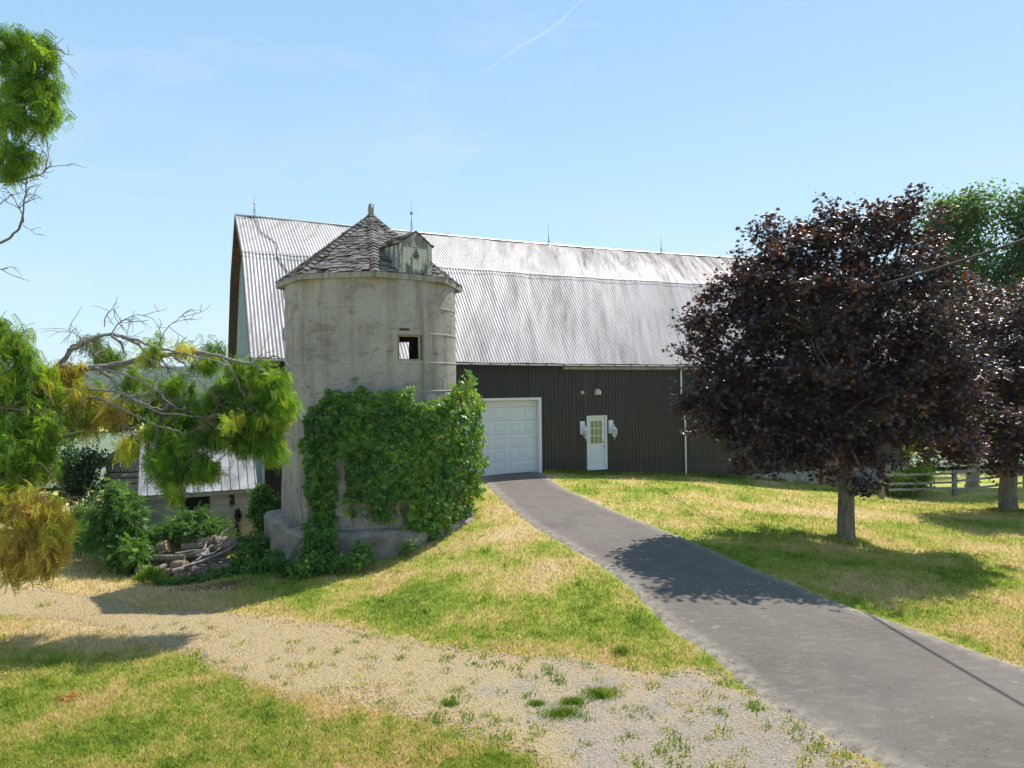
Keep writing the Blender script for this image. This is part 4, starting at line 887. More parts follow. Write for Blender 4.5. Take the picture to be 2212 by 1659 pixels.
# ------------------------------------------------------------ vine over the silo
VI = [(655, 905), (690, 855), (740, 842), (800, 842), (862, 846), (880, 838), (900, 860), (935, 872), (975, 862), (990, 838), (1000, 800), (1025, 815), (1042, 850), (1050, 930), (1048, 1000), (1040, 1060), (1020, 1095), (985, 1125), (930, 1168), (880, 1160), (860, 1130), (740, 1110), (736, 1160), (745, 1200), (690, 1225), (640, 1230), (655, 1180), (668, 1100), (655, 1000)]
VIP = np.array(VI, float)
def vine_pts(n, thick=.30):
    q = np.stack([rng.uniform(635, 1062, n), rng.uniform(798, 1232, n)], 1); q3 = np.c_[q, q[:, 0]*0]
    ok = inside(q+np.stack([vnoise(q3, .03, 21), vnoise(q3, .03, 22)], 1)*16+np.stack([vnoise(q3, .11, 27), vnoise(q3, .11, 28)], 1)*14, VIP)
    hn = vnoise(q3, .022, 24); low = (q[:, 1] > 1082) & (q[:, 0] > 730) & (q[:, 0] < 885)
    ok &= ~(low & (hn > -.28) & (rng.uniform(0, 1, n) > .06)); ok &= ~((np.abs(q[:, 0]-738) < 12+8*hn) & (q[:, 1] > 985) & (rng.uniform(0, 1, n) > .05))
    ok &= ~((hn > .33) & (q[:, 1] < 1060) & (rng.uniform(0, 1, n) > .4))
    q = q[ok]; cx = (q[:, 0]-1106)/F; cy = (829.5-q[:, 1])/F; dx = cx+ROLL*cy; dz = cy-ROLL*cx
    bul = .16+.28*np.clip((q[:, 0]-760)/250, 0, 1)+.24*np.maximum(-.3, vnoise(np.c_[q, q[:, 0]*0], .02, 23))+.14*vnoise(np.c_[q, q[:, 0]*0], .055, 29)+rng.uniform(-.5, .5, len(q))*thick*.5
    Rr_ = 2.33+np.maximum(.03, bul)+.62*np.clip((q[:, 1]-1120)/40, 0, 1)*(q[:, 0] < 860); a_ = dx**2+1; b_ = -2*(dx*sx+sy); c_ = sx*sx+sy*sy-Rr_**2; disc = b_*b_-4*a_*c_
    t = np.where(disc > 0, (-b_-np.sqrt(np.maximum(disc, 0)))/(2*a_), 0)
    # beyond the cylinder's limb: the mass that has grown on to the barn side
    side = disc <= 0; xx = np.clip((q[:, 0]-950)/110, 0, 1); t = np.where(side, sy-.25+rng.normal(0, .35, len(q))+.3*xx, t)
    t = np.where((~side) & (q[:, 0] > 985), np.minimum(t, sy-.1)+rng.normal(0, .1, len(q)), t)
    P = np.stack([dx*t, t, CZ+dz*t], 1); outv = P-np.array([sx, sy, 0]); outv[:, 2] = .3; outv /= np.linalg.norm(outv, axis=1)[:, None]
    return P, outv, q
vine = empty('climbing_vine', (sx-.4, sy-2.6, sg), 'thick green creeper covering the lower front of the silo', 'vine')
P, ov, q = vine_pts(34000); n = len(P)
Nn = ov*1.0+np.array([0, 0, .7])+rng.normal(size=(n, 3))*.65; Yd = rng.normal(size=(n, 3))*.6; Yd[:, 2] -= 1.0
P[:, 2] = np.maximum(P[:, 2], H(P[:, 0], P[:, 1])+.03)
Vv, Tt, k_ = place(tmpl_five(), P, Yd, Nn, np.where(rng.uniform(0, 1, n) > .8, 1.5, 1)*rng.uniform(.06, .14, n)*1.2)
rnd = np.clip(rng.beta(2, 3, n)+.22*vnoise(P, 1.1, 30)+.10*(q[:, 1] < 880)+.16*np.clip((q[:, 0]-850)/60, 0, 1)+(rng.uniform(0, 1, n) > .985)*.4, 0, 1)  # lighter leaves towards the right: sunlit side of the vine painted into leaf colour
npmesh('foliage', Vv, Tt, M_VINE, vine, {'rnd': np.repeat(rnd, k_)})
mb = MB()
for i in range(60):
    px = random.uniform(665, 1030); y0 = random.uniform(1080, 1190) if px < 900 else random.uniform(1040, 1120); y1 = y0-random.uniform(80, 240); a_ = math.asin(max(-1, min(1, (px-805)/192))); pts = []
    for k_ in range(9):
        t = k_/8; z = 3.36-(y0+(y1-y0)*t-834)/F*17.2; pts.append(sp(a_+random.gauss(0, .012)+.03*math.sin(t*5+i), srad(z)+.04+.05*math.sin(t*4+i)**2, max(z, -.4)))
    mb.tube(pts, [.009*(1-.5*t/8) for t in range(9)], 4, cap=False)
obj('stems', mb, M_TWIG, vine)

# ------------------------------------------------------------ block shed
SL = W(298, 1071, 19.0); shz = h1(SL.x, SL.y+.5)-.3; AL = 3.02; EVZ = SL.z
def SW(a, b, z): return Vector((SL.x, SL.y, 0))+A*a-N*b+UP*z     # a along, b back
shed = empty('block_shed', SW(1.4, 1.4, shz+.3), 'small concrete block shed with grey ribbed metal roof', 'shed')
mb = MB(); wz0, wz1 = EVZ-.56, EVZ-.13; wa0, wa1 = 1.05, 1.78
def wq(mb, a0, a1, z0, z1, b=.22):
    mb.add([SW(a0, b, z0), SW(a1, b, z0), SW(a1, b, z1), SW(a0, b, z1)], [(0, 1, 2, 3)], [(a0, z0), (a1, z0), (a1, z1), (a0, z1)])
a0, a1 = .10, AL-.08; T_ = EVZ+.1
wq(mb, a0, wa0, shz, T_); wq(mb, wa1, a1, shz, T_); wq(mb, wa0, wa1, shz, wz0); wq(mb, wa0, wa1, wz1, T_)
for (aa, b0_, b1_) in ((a0, .22, 2.7), (a1, .22, 2.7)):
    zr = EVZ+1.55; mb.add([SW(aa, b0_, shz), SW(aa, b1_, shz), SW(aa, b1_, T_), SW(aa, 1.46, zr-.25), SW(aa, b0_, T_)], [(0, 1, 2, 3, 4)], [(b0_, shz), (b1_, shz), (b1_, T_), (1.46, zr), (b0_, T_)])
mb.add([SW(wa0, .22, wz0), SW(wa0, .40, wz0), SW(wa1, .40, wz0), SW(wa1, .22, wz0)], [(0, 1, 2, 3)], [(0, 0), (.2, 0), (.2, .6), (0, .6)])
obj('wall', mb, M_BLOCK, shed)
mb = MB(); mb.box(SW(wa0-.01, .42, wz0-.02), A*(wa1-wa0+.02), N*-.03, UP*(wz1-wz0+.04)); sw = obj('window', mb, M_DARK, shed)
mb = MB(); mb.box(SW(wa0, .30, wz0), A*.05, N*.06, UP*(wz1-wz0)); mb.box(SW(wa1-.05, .30, wz0), A*.05, N*.06, UP*(wz1-wz0)); mb.box(SW(wa0+.05, .30, wz1-.05), A*(wa1-wa0-.1), N*.06, UP*.05); obj('window_frame', mb, M_REDFRAME, sw)
mb = MB()
for sgn in (0, 1):
    e0, r0 = (0., EVZ-.01), (1.46, EVZ+1.45)
    if sgn: e0 = (2.92, EVZ-.01)
    A0, B0 = SW(0, *e0), SW(0, *r0); nn = (B0-A0).cross(A).normalized(); nn = nn if nn.z > 0 else -nn
    mb.prism([A0, A0+A*AL, B0+A*AL, B0], -nn*.02)
    npn = 13
    for i in range(npn+1):
        a_ = AL*i/npn; a_ = min(a_, AL-.03); mb.prism([A0+A*a_+nn*.001, A0+A*(a_+.028)+nn*.001, B0+A*(a_+.028)+nn*.001, B0+A*a_+nn*.001], nn*.02)
obj('roof', mb, M_SHEDROOF, shed)
mb = MB(); mb.box(SW(0.02, .02, EVZ-.14), A*(AL-.04), N*-.03, UP*.10)
obj('fascia', mb, M_WOOD, shed)

# ------------------------------------------------------------ old wooden shed
WL = W(194, 1015, 24.0); ws = h1(WL.x+1, WL.y)-.1; X1 = Vector((.985, .17, 0)); Y1 = Vector((-.17, .985, 0))
def WS(a, b, z): return Vector((WL.x, WL.y, 0))+X1*a+Y1*b+UP*z
old = empty('log_shed', WS(2, 1.5, ws+.1), 'weathered plank and log shed with rusty red roof', 'shed'); HWd = 2.15; ez = WL.z; pk = ez+1.55
mb = MB(); mb.box(WS(.4, .3, ws), X1*.06, Y1*3.5, UP*(ez-ws-.1)); mb.box(WS(3.9, .3, ws), X1*.06, Y1*3.5, UP*(ez-ws-.1)); mb.box(WS(.4, 3.8, ws), X1*3.5, Y1*.06, UP*(ez-ws-.1))
a = .42
while a < 3.85:
    wd_ = random.uniform(.16, .26); z1 = lambda q: ez+(pk-ez)*(1-abs(q-HWd)/HWd)-.08
    mb.prism([WS(a, .25, ez-.12+random.uniform(-.02, .02)), WS(a+wd_, .25, ez-.12), WS(a+wd_, .25, z1(a+wd_)), WS(a, .25, z1(a))], Y1*-.03); a += wd_+random.uniform(.012, .03)
obj('plank_wall', mb, M_WOOD, old)
mb = MB(); z = ez-.16
while z > ws:
    hh = random.uniform(.15, .19); mb.box(WS(.35+random.uniform(-.04, .04), .2, z-hh), X1*3.6, Y1*-.0+Y1*.14, UP*hh); z -= hh+.04
obj('log_wall', mb, M_WOOD, old)
mb = MB()
for s_ in (0, 1):
    e_ = WS(-.0 if not s_ else 2*HWd, -.12, ez-.03); p_ = WS(HWd, -.12, pk+.02); mb.prism([e_, p_, p_+Y1*4.2, e_+Y1*4.2], UP*.035)
    for k_ in range(14): o_ = Y1*(.3*k_+.02); mb.prism([e_+o_+UP*.036, p_+o_+UP*.036, p_+o_+Y1*.04+UP*.036, e_+o_+Y1*.04+UP*.036], UP*.02)
obj('roof', mb, M_REDROOF, old)
mb = MB()
for s_ in (0, 1):
    e_ = WS(-.02 if not s_ else 2*HWd+.02, -.15, ez-.16); p_ = WS(HWd, -.15, pk-.10); mb.prism([e_, p_, p_+UP*.13, e_+UP*.13], Y1*.025)
obj('rake_board', mb, M_WOOD, old)
for k_, lb in ((0, 'thin grey pole leaning against the log shed corner, outermost'), (1, 'thicker grey pole leaning on the log shed wall')):
    b = MB(); f_ = WS(-.75+.2*k_, .1, 0); f_.z = h1(f_.x, f_.y)-.05; t_ = WS(.28+.12*k_, .12, ez-.45+.1*k_); b.tube([f_, t_], .04+.02*k_, 6); tag(obj('leaning_pole', b, M_WOOD), lb, 'pole')
# ------------------------------------------------------------ log pile
# (x, y left end, x, y right end, radius px, label)
LOGS = [
 ((345, 1187), (363, 1180), 15, 'short round log standing out on top of the pile, orange cut face to the left', 1),
 ((322, 1205), (400, 1204), 7, 'pinkish barked log poking out leftmost on the pile', 1),
 ((385, 1205), (455, 1192), 7, 'long pale log lying across the middle of the pile', 1),
 ((395, 1182), (440, 1178), 8, 'silver grey cracked log at the back of the pile', 1),
 ((430, 1175), (468, 1166), 12, 'fat grey log at the back, upper middle of the pile', 1),
 ((470, 1172), (515, 1176), 15, 'broad weathered stump lying behind the pile, far back right', 0),
 ((415, 1232), (445, 1238), 15, 'large round log at the front centre of the pile', 1),
 ((380, 1240), (412, 1246), 14, 'front left log with pale torn end', 1),
 ((458, 1232), (495, 1224), 10, 'log half hidden by weeds, front right of the pile', 1),
 ((375, 1222), (402, 1222), 12, 'short log with rough pinkish bark under the grey branches', 1),
 ((455, 1185), (500, 1178), 8, 'peeled yellow wood log on top of the pile', 1),
 ((300, 1232), (325, 1236), 12, 'grey rotten log end lying in the weeds left of the pile', 0),
]
logs = []
M_CUT2 = M_CUT
for (p, q, r, lb, cut) in LOGS:
    dep = 17.85+(1225-(p[1]+q[1])/2)*.013; a = W(p[0], p[1], dep+.02); b_ = W(q[0], q[1], dep+random.uniform(-.15, .15)); r_ = r/F*dep
    gz = h1(a.x, a.y); root = empty('log', a, lb, 'log', 'logs and branches in the pile')
    mb = MB(); ax = (b_-a); n_s = 6; pts = [a+ax*t/n_s for t in range(n_s+1)]; mb.tube(pts, [r_*(1+.06*random.gauss(0, 1)) for _ in pts], 12, cap=False); obj('bark', mb, M_BARK, root)
    mb = MB(); u_ = ax.normalized(); mb.tube([a-u_*.004, a+u_*.01], r_*.97, 12); obj('cut_end', mb, M_CUT if cut else M_WOOD, root); mb = MB(); mb.tube([b_-u_*.01, b_+u_*.004], r_*.97, 12); obj('cut_end', mb, M_CUT if cut else M_WOOD, root)
    if r >= 14 and cut:
        pass
for k_ in range(26):                             # the grey logs the visible ones lie on
    fx_ = random.random(); px = 345+165*fx_; py = 1244-random.random()*(46 if .2 < fx_ < .95 else 22)-12*fx_; dep = 18.0+(1225-py)*.016+random.uniform(0, .3); c_ = W(px, py, dep); r_ = random.uniform(.045, .10); L_ = random.uniform(.35, .8)
    an = random.gauss(.15, .5); u_ = Vector((math.cos(an), math.sin(an), random.gauss(0, .08))).normalized(); a = c_-u_*L_/2; b_ = c_+u_*L_/2
    if min(a.z, b_.z) < h1(c_.x, c_.y): dz_ = h1(c_.x, c_.y)-min(a.z, b_.z)+r_*.5; a.z += dz_; b_.z += dz_
    root = empty('log', a, 'rough grey barked log wedged among the others inside the pile', 'log', 'logs and branches in the pile')
    mb = MB(); mb.tube([a+(b_-a)*t/5 for t in range(6)], [r_*(1+.07*random.gauss(0, 1)) for _ in range(6)], 10, cap=False); obj('bark', mb, M_BARK if k_ % 3 else M_LIMB, root)
    mb = MB(); mb.tube([a-u_*.004, a+u_*.008], r_*.97, 10); obj('cut_end', mb, M_CUT, root); mb = MB(); mb.tube([b_-u_*.008, b_+u_*.004], r_*.97, 10); obj('cut_end', mb, M_CUT, root)
BR = [((400, 1224), (440, 1212), (500, 1185), (520, 1168), .045, 'long grey branch sweeping up to the right across the front of the pile'),
      ((390, 1232), (410, 1222), (432, 1205), (447, 1170), .04, 'crooked branch rising to a stub at the centre of the pile'),
      ((372, 1234), (400, 1225), (425, 1222), (435, 1208), .05, 'thick grey forked branch over the front left logs'),
      ((425, 1200), (460, 1196), (480, 1180), (523, 1160), .025, 'slim pale branch pointing up right out of the pile'),
      ((470, 1172), (480, 1150), (500, 1140), (520, 1142), .014, 'thin bare twig arching above the pile'),
      ((505, 1172), (515, 1178), (522, 1184), (530, 1190), .016, 'short split stick at the right end of the pile'),
      ((380, 1196), (410, 1190), (440, 1188), (470, 1176), .03, 'straight brown branch lying along the top of the pile'),
      ((440, 1200), (448, 1185), (455, 1215), (470, 1220), .035, 'short bent dark branch in the middle of the pile')]
for a, b, c, d, r_, lb in BR:
    pts = [W(x, y, 17.6+(1225-y)*.012+.08*i) for i, (x, y) in enumerate((a, b, c, d))]; mb = MB()
    fine = [];
    for s0, s1 in zip(pts[:-1], pts[1:]): fine += [s0.lerp(s1, t)+Vector((random.gauss(0, .01),)*3) for t in (0, .33, .66)]
    fine.append(pts[-1]); mb.tube(fine, np.linspace(r_*1.15, r_*.6, len(fine)), 7); o_ = obj('branch', mb, M_LIMB); tag(o_, lb, 'branch', 'logs and branches in the pile')

# ------------------------------------------------------------ trees
bp = G(1828, 1170); D1 = bp.y
b1 = [vb(1590, 655, 70, 75, D1+.1), vb(1690, 545, 85, 75, D1), vb(1560, 850, 75, 75, D1-.1), vb(1640, 900, 90, 90, D1-.5, 1.1), vb(1800, 480, 70, 40, D1), vb(1640, 640, 110, 120, D1-.2), vb(1560, 720, 95, 95, D1+.1), vb(1760, 560, 130, 110, D1+.3), vb(1880, 530, 120, 90, D1), vb(1930, 640, 150, 130, D1-.5, 1.6), vb(1760, 720, 170, 140, D1-.8, 1.7), vb(1620, 830, 130, 100, D1-.3), vb(1555, 900, 75, 70, D1), vb(1680, 940, 120, 75, D1-.6, 1.2),
      vb(1820, 900, 150, 95, D1-.6, 1.6), vb(1960, 840, 150, 140, D1-.4, 1.7), vb(2040, 720, 100, 130, D1+.2), vb(2060, 900, 110, 100, D1), vb(1860, 985, 70, 50, D1-.5, 1.), vb(1740, 990, 70, 45, D1-.7, .7), vb(1870, 1040, 40, 40, D1-1.0, .5), vb(1760, 850, 170, 120, D1+1.4, 1.3), vb(1820, 680, 170, 150, D1+1.2, 1.5), vb(1950, 470, 45, 40, D1+.1), vb(1500, 790, 45, 30, D1), vb(1700, 500, 60, 40, D1), vb(1820, 500, 70, 45, D1), vb(1480, 870, 40, 25, D1-.2), vb(1600, 980, 60, 45, D1-.2), vb(1960, 480, 70, 50, D1-.1), vb(1975, 432, 22, 18, D1), vb(2000, 560, 70, 70, D1), vb(2030, 800, 100, 90, D1-.7, 1.2), vb(1660, 1005, 50, 32, D1-.4), vb(2090, 830, 60, 90, D1), vb(1520, 740, 40, 40, D1), vb(2050, 975, 50, 30, D1, .6), vb(1950, 925, 90, 50, D1, .9), vb(1925, 1040, 16, 24, D1-.8, .3)]
tree('purple_maple', 'dark purple leaved maple nearest the driveway, full round crown', 'tree', bp, 1.9, .20, b1, 860, 66000, .175, .125, tmpl_star(), M_MAPLE, M_BARK, shell=.5, group='purple maples on the right lawn')
bp2 = G(2178, 1105); D2 = bp2.y
b2 = [vb(2150, 740, 100, 90, D2-.5), vb(2240, 700, 120, 100, D2), vb(2130, 850, 110, 110, D2-1, 2), vb(2250, 880, 140, 130, D2-.6, 2.2), vb(2080, 940, 80, 65, D2-.5), vb(2180, 970, 90, 55, D2-1.4, 1.2), vb(2330, 780, 130, 130, D2), vb(2200, 800, 130, 120, D2+1.6, 1.6), vb(2380, 920, 110, 90, D2)]
tree('purple_maple', 'purple leaved maple farther back at the right edge of the picture', 'tree', bp2, 2.0, .27, b2, 520, 36000, .22, .148, tmpl_star(), M_MAPLE, M_BARK, shell=.5, group='purple maples on the right lawn')
# tall green trees behind
def bush(name, label, cat, blobs, ncl, nl, sig, ls, tm, mat, group=None, stem=.03, shell=.6, base=None, droop=.2):
    B = np.array([b[:3] for b in blobs]); c = B.mean(0) if base is None else base; gz = h1(c[0], c[1]); base_ = Vector((c[0], c[1], gz))
    root = empty(name, base_, label, cat, group); cl, bi, dn = blob_clusters(blobs, ncl, shell); cl[:, 2] = np.maximum(cl[:, 2], H(cl[:, 0], cl[:, 1])+.05)
    mb = MB()
    for b in B: mb.tube(curve(base_-Vector((0, 0, .1)), Vector(b), .05, 5, .05), np.linspace(stem, stem*.4, 6), 6)
    for c_, j in list(zip(cl, bi))[::3]: mb.tube(curve(Vector(B[j]), Vector(c_), .05, 3, .05), np.linspace(stem*.35, .003, 4), 4, cap=False)
    obj('stem', mb, M_TWIG, root, smooth=True)
    per = nl//ncl; P = np.repeat(cl, per, 0)+rng.normal(size=(ncl*per, 3))*sig; P[:, 2] = np.maximum(P[:, 2], H(P[:, 0], P[:, 1])+.02)
    rnd = np.clip(rng.beta(2, 2.2, len(P))+np.repeat(rng.uniform(-.25, .25, ncl), per), 0, 1)
    leafcloud('foliage', P, ls*rng.uniform(.7, 1.25, len(P)), tm, mat, root, rnd, droop, .7, np.repeat(dn, per, 0)*.7)
    return root
def gtree(px, dep, blobs, label, nc=330, nl=16000, mat=None, ls=.22, tr=.3, name='shade_tree'):
    p = W(px, 1000, dep); p.z = h1(p.x, p.y); tree(name, label, 'tree', p, 3.0, tr, blobs, nc, nl, .42, ls, tmpl_oval(.36), mat or M_LEAFG, M_BARK, shell=.4)
D3 = 38.
gtree(2100, D3, [vb(2060, 480, 65, 70, D3), vb(2100, 445, 60, 40, D3), vb(2030, 470, 30, 40, D3), vb(2090, 570, 80, 70, D3), vb(2110, 640, 80, 70, D3), vb(2040, 560, 50, 60, D3+1), vb(2060, 700, 90, 90, D3), vb(2070, 800, 90, 90, D3)], 'tall bright green tree rising behind the purple maple', 420, 22000)
gtree(2260, D3-1, [vb(2200, 470, 50, 50, D3-1), vb(2250, 440, 70, 60, D3-1), vb(2215, 560, 70, 70, D3-1), vb(2200, 640, 60, 60, D3-2), vb(2280, 600, 100, 120, D3-1), vb(2250, 740, 100, 100, D3-1)], 'tall green tree cut by the right edge of the picture', 380, 18000)
D4 = 46.
gtree(1960, D4, [vb(1900, 900, 60, 45, D4), vb(1960, 880, 70, 60, D4), vb(2030, 900, 60, 55, D4), vb(1980, 950, 80, 45, D4)], 'low green tree beyond the fence under the maple crown', 120, 6000, M_YGRN, .22, .16)
gtree(2140, D4+2, [vb(2100, 920, 70, 55, D4+2), vb(2180, 910, 80, 65, D4+2), vb(2240, 930, 60, 50, D4+2)], 'green tree beyond the fence between the two maple trunks', 120, 6000, M_LEAFG, .22, .16)
# shrubs and bushes
g_ = G(1955, 1078)
bush('bush', 'bright yellow green bush behind the rail fence', 'bush', [vb(1945, 1045, 36, 24, 31.5), vb(1985, 1035, 30, 22, 32), vb(1920, 1050, 18, 16, 31.5), vb(2000, 1010, 25, 20, 33)], 60, 3800, .18, .17, tmpl_oval(), M_YGRN)
bush('bush', 'dark loose bush beside the log shed in front of the field', 'bush', [vb(165, 1010, 38, 40, 23.3), vb(150, 980, 25, 25, 23.6), vb(185, 1050, 25, 35, 23.4), vb(205, 985, 18, 18, 23.4), vb(155, 1060, 22, 25, 23.3)], 90, 3800, .15, .13, tmpl_oval(), M_LEAFD)
bush('elder_shrub', 'large green shrub growing up the left corner of the block shed', 'shrub', [vb(262, 1072, 28, 22, 18.6), vb(240, 1100, 45, 35, 18.5), vb(285, 1110, 22, 40, 18.3), vb(215, 1150, 45, 30, 18.4), vb(265, 1165, 45, 30, 18.1), vb(205, 1120, 20, 18, 18.7), vb(252, 1062, 16, 12, 18.8), vb(290, 1195, 30, 18, 17.8)], 190, 2300, .12, .24, tmpl_compound(), M_SHRUB, stem=.03)
bush('elder_shrub', 'green shrub in front of the dark shed window', 'shrub', [vb(395, 1125, 26, 18, 19.0), vb(430, 1115, 26, 16, 19.1), vb(380, 1150, 32, 20, 18.8), vb(460, 1135, 30, 18, 19.1), vb(425, 1145, 38, 20, 18.8)], 90, 1050, .1, .2, tmpl_compound(), M_SHRUB, stem=.02)
bush('elder_shrub', 'low leafy shrub just behind the log pile', 'shrub', [vb(330, 1160, 34, 16, 18.7), vb(300, 1195, 34, 18, 18.3), vb(370, 1168, 30, 10, 18.8), vb(275, 1215, 35, 14, 18.0), vb(480, 1158, 30, 10, 18.9)], 80, 900, .08, .18, tmpl_compound(), M_SHRUB, stem=.015)
bush('sapling', 'small light green sapling between the block shed and the silo', 'shrub', [vb(565, 1075, 24, 18, 19.1), vb(585, 1090, 24, 20, 19.1), vb(555, 1105, 20, 20, 19.0), vb(575, 1125, 26, 22, 19.0), vb(560, 1068, 14, 10, 19.1)], 90, 2000, .09, .13, tmpl_oval(), M_SHRUB, stem=.015)
bush('creeper', 'brown withered creeper hanging on the shed wall', 'vine', [(*(SW(2.35, .20, EVZ-.3)), .05, .02, .22), (*(SW(2.5, .20, EVZ-.8)), .06, .02, .25), (*(SW(2.45, .20, EVZ-1.2)), .05, .02, .2)], 40, 700, .04, .07, tmpl_oval(), leafmat('withered_leaf', [(0, (.03, .02, .015)), (1, (.10, .06, .04))], .2), stem=.01)
bush('nettles', 'mass of low green weeds between log pile and silo footing', 'weeds', [vb(535, 1205, 28, 22, 17.7), vb(560, 1185, 28, 24, 17.9), vb(565, 1225, 36, 16, 17.0), vb(515, 1235, 30, 10, 17.3), vb(610, 1225, 35, 14, 16.2), vb(595, 1205, 20, 12, 16.6), vb(470, 1247, 50, 6, 17.2), vb(540, 1165, 22, 14, 18.4)], 200, 4400, .08, .10, tmpl_oval(), M_SHRUB, stem=.008)
bush('weed_clump', 'trailing creeper weeds spreading at the foot of the silo vine', 'weeds', [vb(660, 1232, 40, 12, 15.9), vb(700, 1212, 40, 18, 16), vb(780, 1190, 30, 14, 16.2), vb(800, 1205, 28, 10, 15.9), vb(640, 1238, 25, 10, 15.8), vb(745, 1222, 35, 8, 15.8), vb(880, 1180, 25, 10, 16.6), vb(690, 1180, 30, 26, 16.3)], 130, 3200, .08, .10, tmpl_five(), M_VINE, stem=.008)
bush('grass_clump', 'pale long grass tuft at the left end of the log pile', 'grass tuft', [vb(322, 1240, 22, 10, 16.9), vb(345, 1250, 24, 8, 16.8), vb(305, 1248, 16, 6, 16.9)], 60, 1000, .06, .13, tmpl_oval(.1), M_YGRN, stem=.004, droop=-1.2)
bush('weed_clump', 'dark low weeds in front of the log pile', 'weeds', [vb(375, 1264, 30, 6, 16.6), vb(345, 1262, 22, 6, 16.7), vb(420, 1260, 32, 5, 16.8), vb(395, 1256, 20, 6, 16.9)], 60, 1500, .045, .08, tmpl_oval(), M_SHRUB, stem=.005)
bush('bush', 'low green bush spilling on to the yard left of the elder shrub', 'bush', [vb(170, 1120, 26, 18, 20), vb(185, 1160, 34, 18, 19.3), vb(160, 1150, 18, 14, 20)], 80, 1400, .12, .2, tmpl_compound(), M_SHRUB)

# ------------------------------------------------------------ honey locust hanging in from the left
LT = Vector((-12.2, 13.2, 0)); LT.z = h1(LT.x, LT.y)
loc = empty('locust_tree', LT, 'honey locust with drooping feathery branches, yellow dead sprays, reaching in from the left', 'tree')
mb = MB(); top = LT+Vector((.3, 0, 9)); tk = [LT-UP*.3, LT+UP*.1, LT+UP*1, LT+UP*2.6, LT+Vector((.2, 0, 5)), top]; mb.tube(tk, [.5, .42, .34, .31, .25, .12], 14); obj('trunk', mb, M_BARK, loc, smooth=True)
def poly3(pts, dep, r0, r1, mb, jag=.012, n=7):
    P = [W(x, y, dep+(0 if len(q) == 0 else q[0])) for x, y, *q in pts]; fine = []
    for i in range(len(P)-1):
        p0 = P[max(i-1, 0)]; p1 = P[i]; p2 = P[i+1]; p3 = P[min(i+2, len(P)-1)]
        for t in (0, .25, .5, .75): fine.append(.5*((2*p1)+(-p0+p2)*t+(2*p0-5*p1+4*p2-p3)*t*t+(-p0+3*p1-3*p2+p3)*t**3)+Vector((random.gauss(0, jag), random.gauss(0, jag), random.gauss(0, jag))))
    fine.append(P[-1]); mb.tube(fine, np.linspace(r0, r1, len(fine)), n); return fine
mb = MB(); skel = []
skel.append(poly3([(-260, 900), (-100, 880), (60, 850), (110, 808), (150, 797), (205, 795), (250, 788), (310, 775), (370, 766), (430, 762), (480, 772), (540, 786)], 13.6, .085, .028, mb))
skel.append(poly3([(540, 786), (575, 805), (605, 845), (615, 865)], 13.6, .035, .012, mb))
skel.append(poly3([(540, 786), (560, 775), (600, 770), (630, 800)], 13.6, .03, .008, mb))
skel.append(poly3([(115, 806), (150, 760), (180, 742), (240, 722), (290, 740), (320, 765), (345, 775)], 13.5, .048, .016, mb))
skel.append(poly3([(240, 722), (262, 745), (270, 770)], 13.4, .03, .015, mb)); skel.append(poly3([(245, 724), (300, 738), (370, 757), (430, 772), (500, 790)], 13.2, .03, .01, mb))
skel.append(poly3([(205, 795), (240, 815), (265, 850), (320, 875), (350, 885)], 13.4, .04, .014, mb)); skel.append(poly3([(205, 796), (270, 808), (330, 835), (360, 865), (390, 885)], 13.2, .03, .01, mb))
skel.append(poly3([(190, 840), (260, 850), (330, 885), (400, 897), (450, 900)], 13.1, .022, .006, mb)); skel.append(poly3([(200, 855), (270, 885), (340, 920), (390, 935), (400, 965), (420, 985)], 13.0, .022, .006, mb))
skel.append(poly3([(300, 768), (350, 790), (380, 800), (420, 815)], 13.3, .025, .008, mb)); skel.append(poly3([(370, 766), (400, 790), (440, 830), (470, 860)], 13.4, .02, .007, mb))
skel.append(poly3([(150, 760), (160, 745), (190, 740), (210, 770)], 13.6, .03, .01, mb)); skel.append(poly3([(480, 772), (500, 800), (520, 840), (540, 870)], 13.5, .02, .007, mb))
skel.append(poly3([(-300, 330), (-120, 190), (0, 150), (60, 125), (100, 105), (135, 108)], 12.5, .05, .008, mb)); skel.append(poly3([(-120, 210), (0, 235), (60, 262), (110, 235)], 12.5, .03, .006, mb)); skel.append(poly3([(-120, 220), (-20, 300), (30, 330), (50, 345)], 12.4, .03, .006, mb))
skel.append(poly3([(-300, 760), (-100, 720), (0, 750), (60, 800), (110, 860)], 12.6, .06, .01, mb)); skel.append(poly3([(-300, 900), (-100, 980), (0, 1030), (70, 1090), (110, 1150)], 12.0, .06, .008, mb)); skel.append(poly3([(-60, 900), (40, 930), (120, 940), (180, 930)], 12.5, .04, .007, mb)); skel.append(poly3([(-40, 1050), (20, 1120), (50, 1190)], 11.8, .03, .006, mb))
obj('limb', mb, M_LIMB, loc, smooth=True)
skel = [(f, MB()) for f in skel]
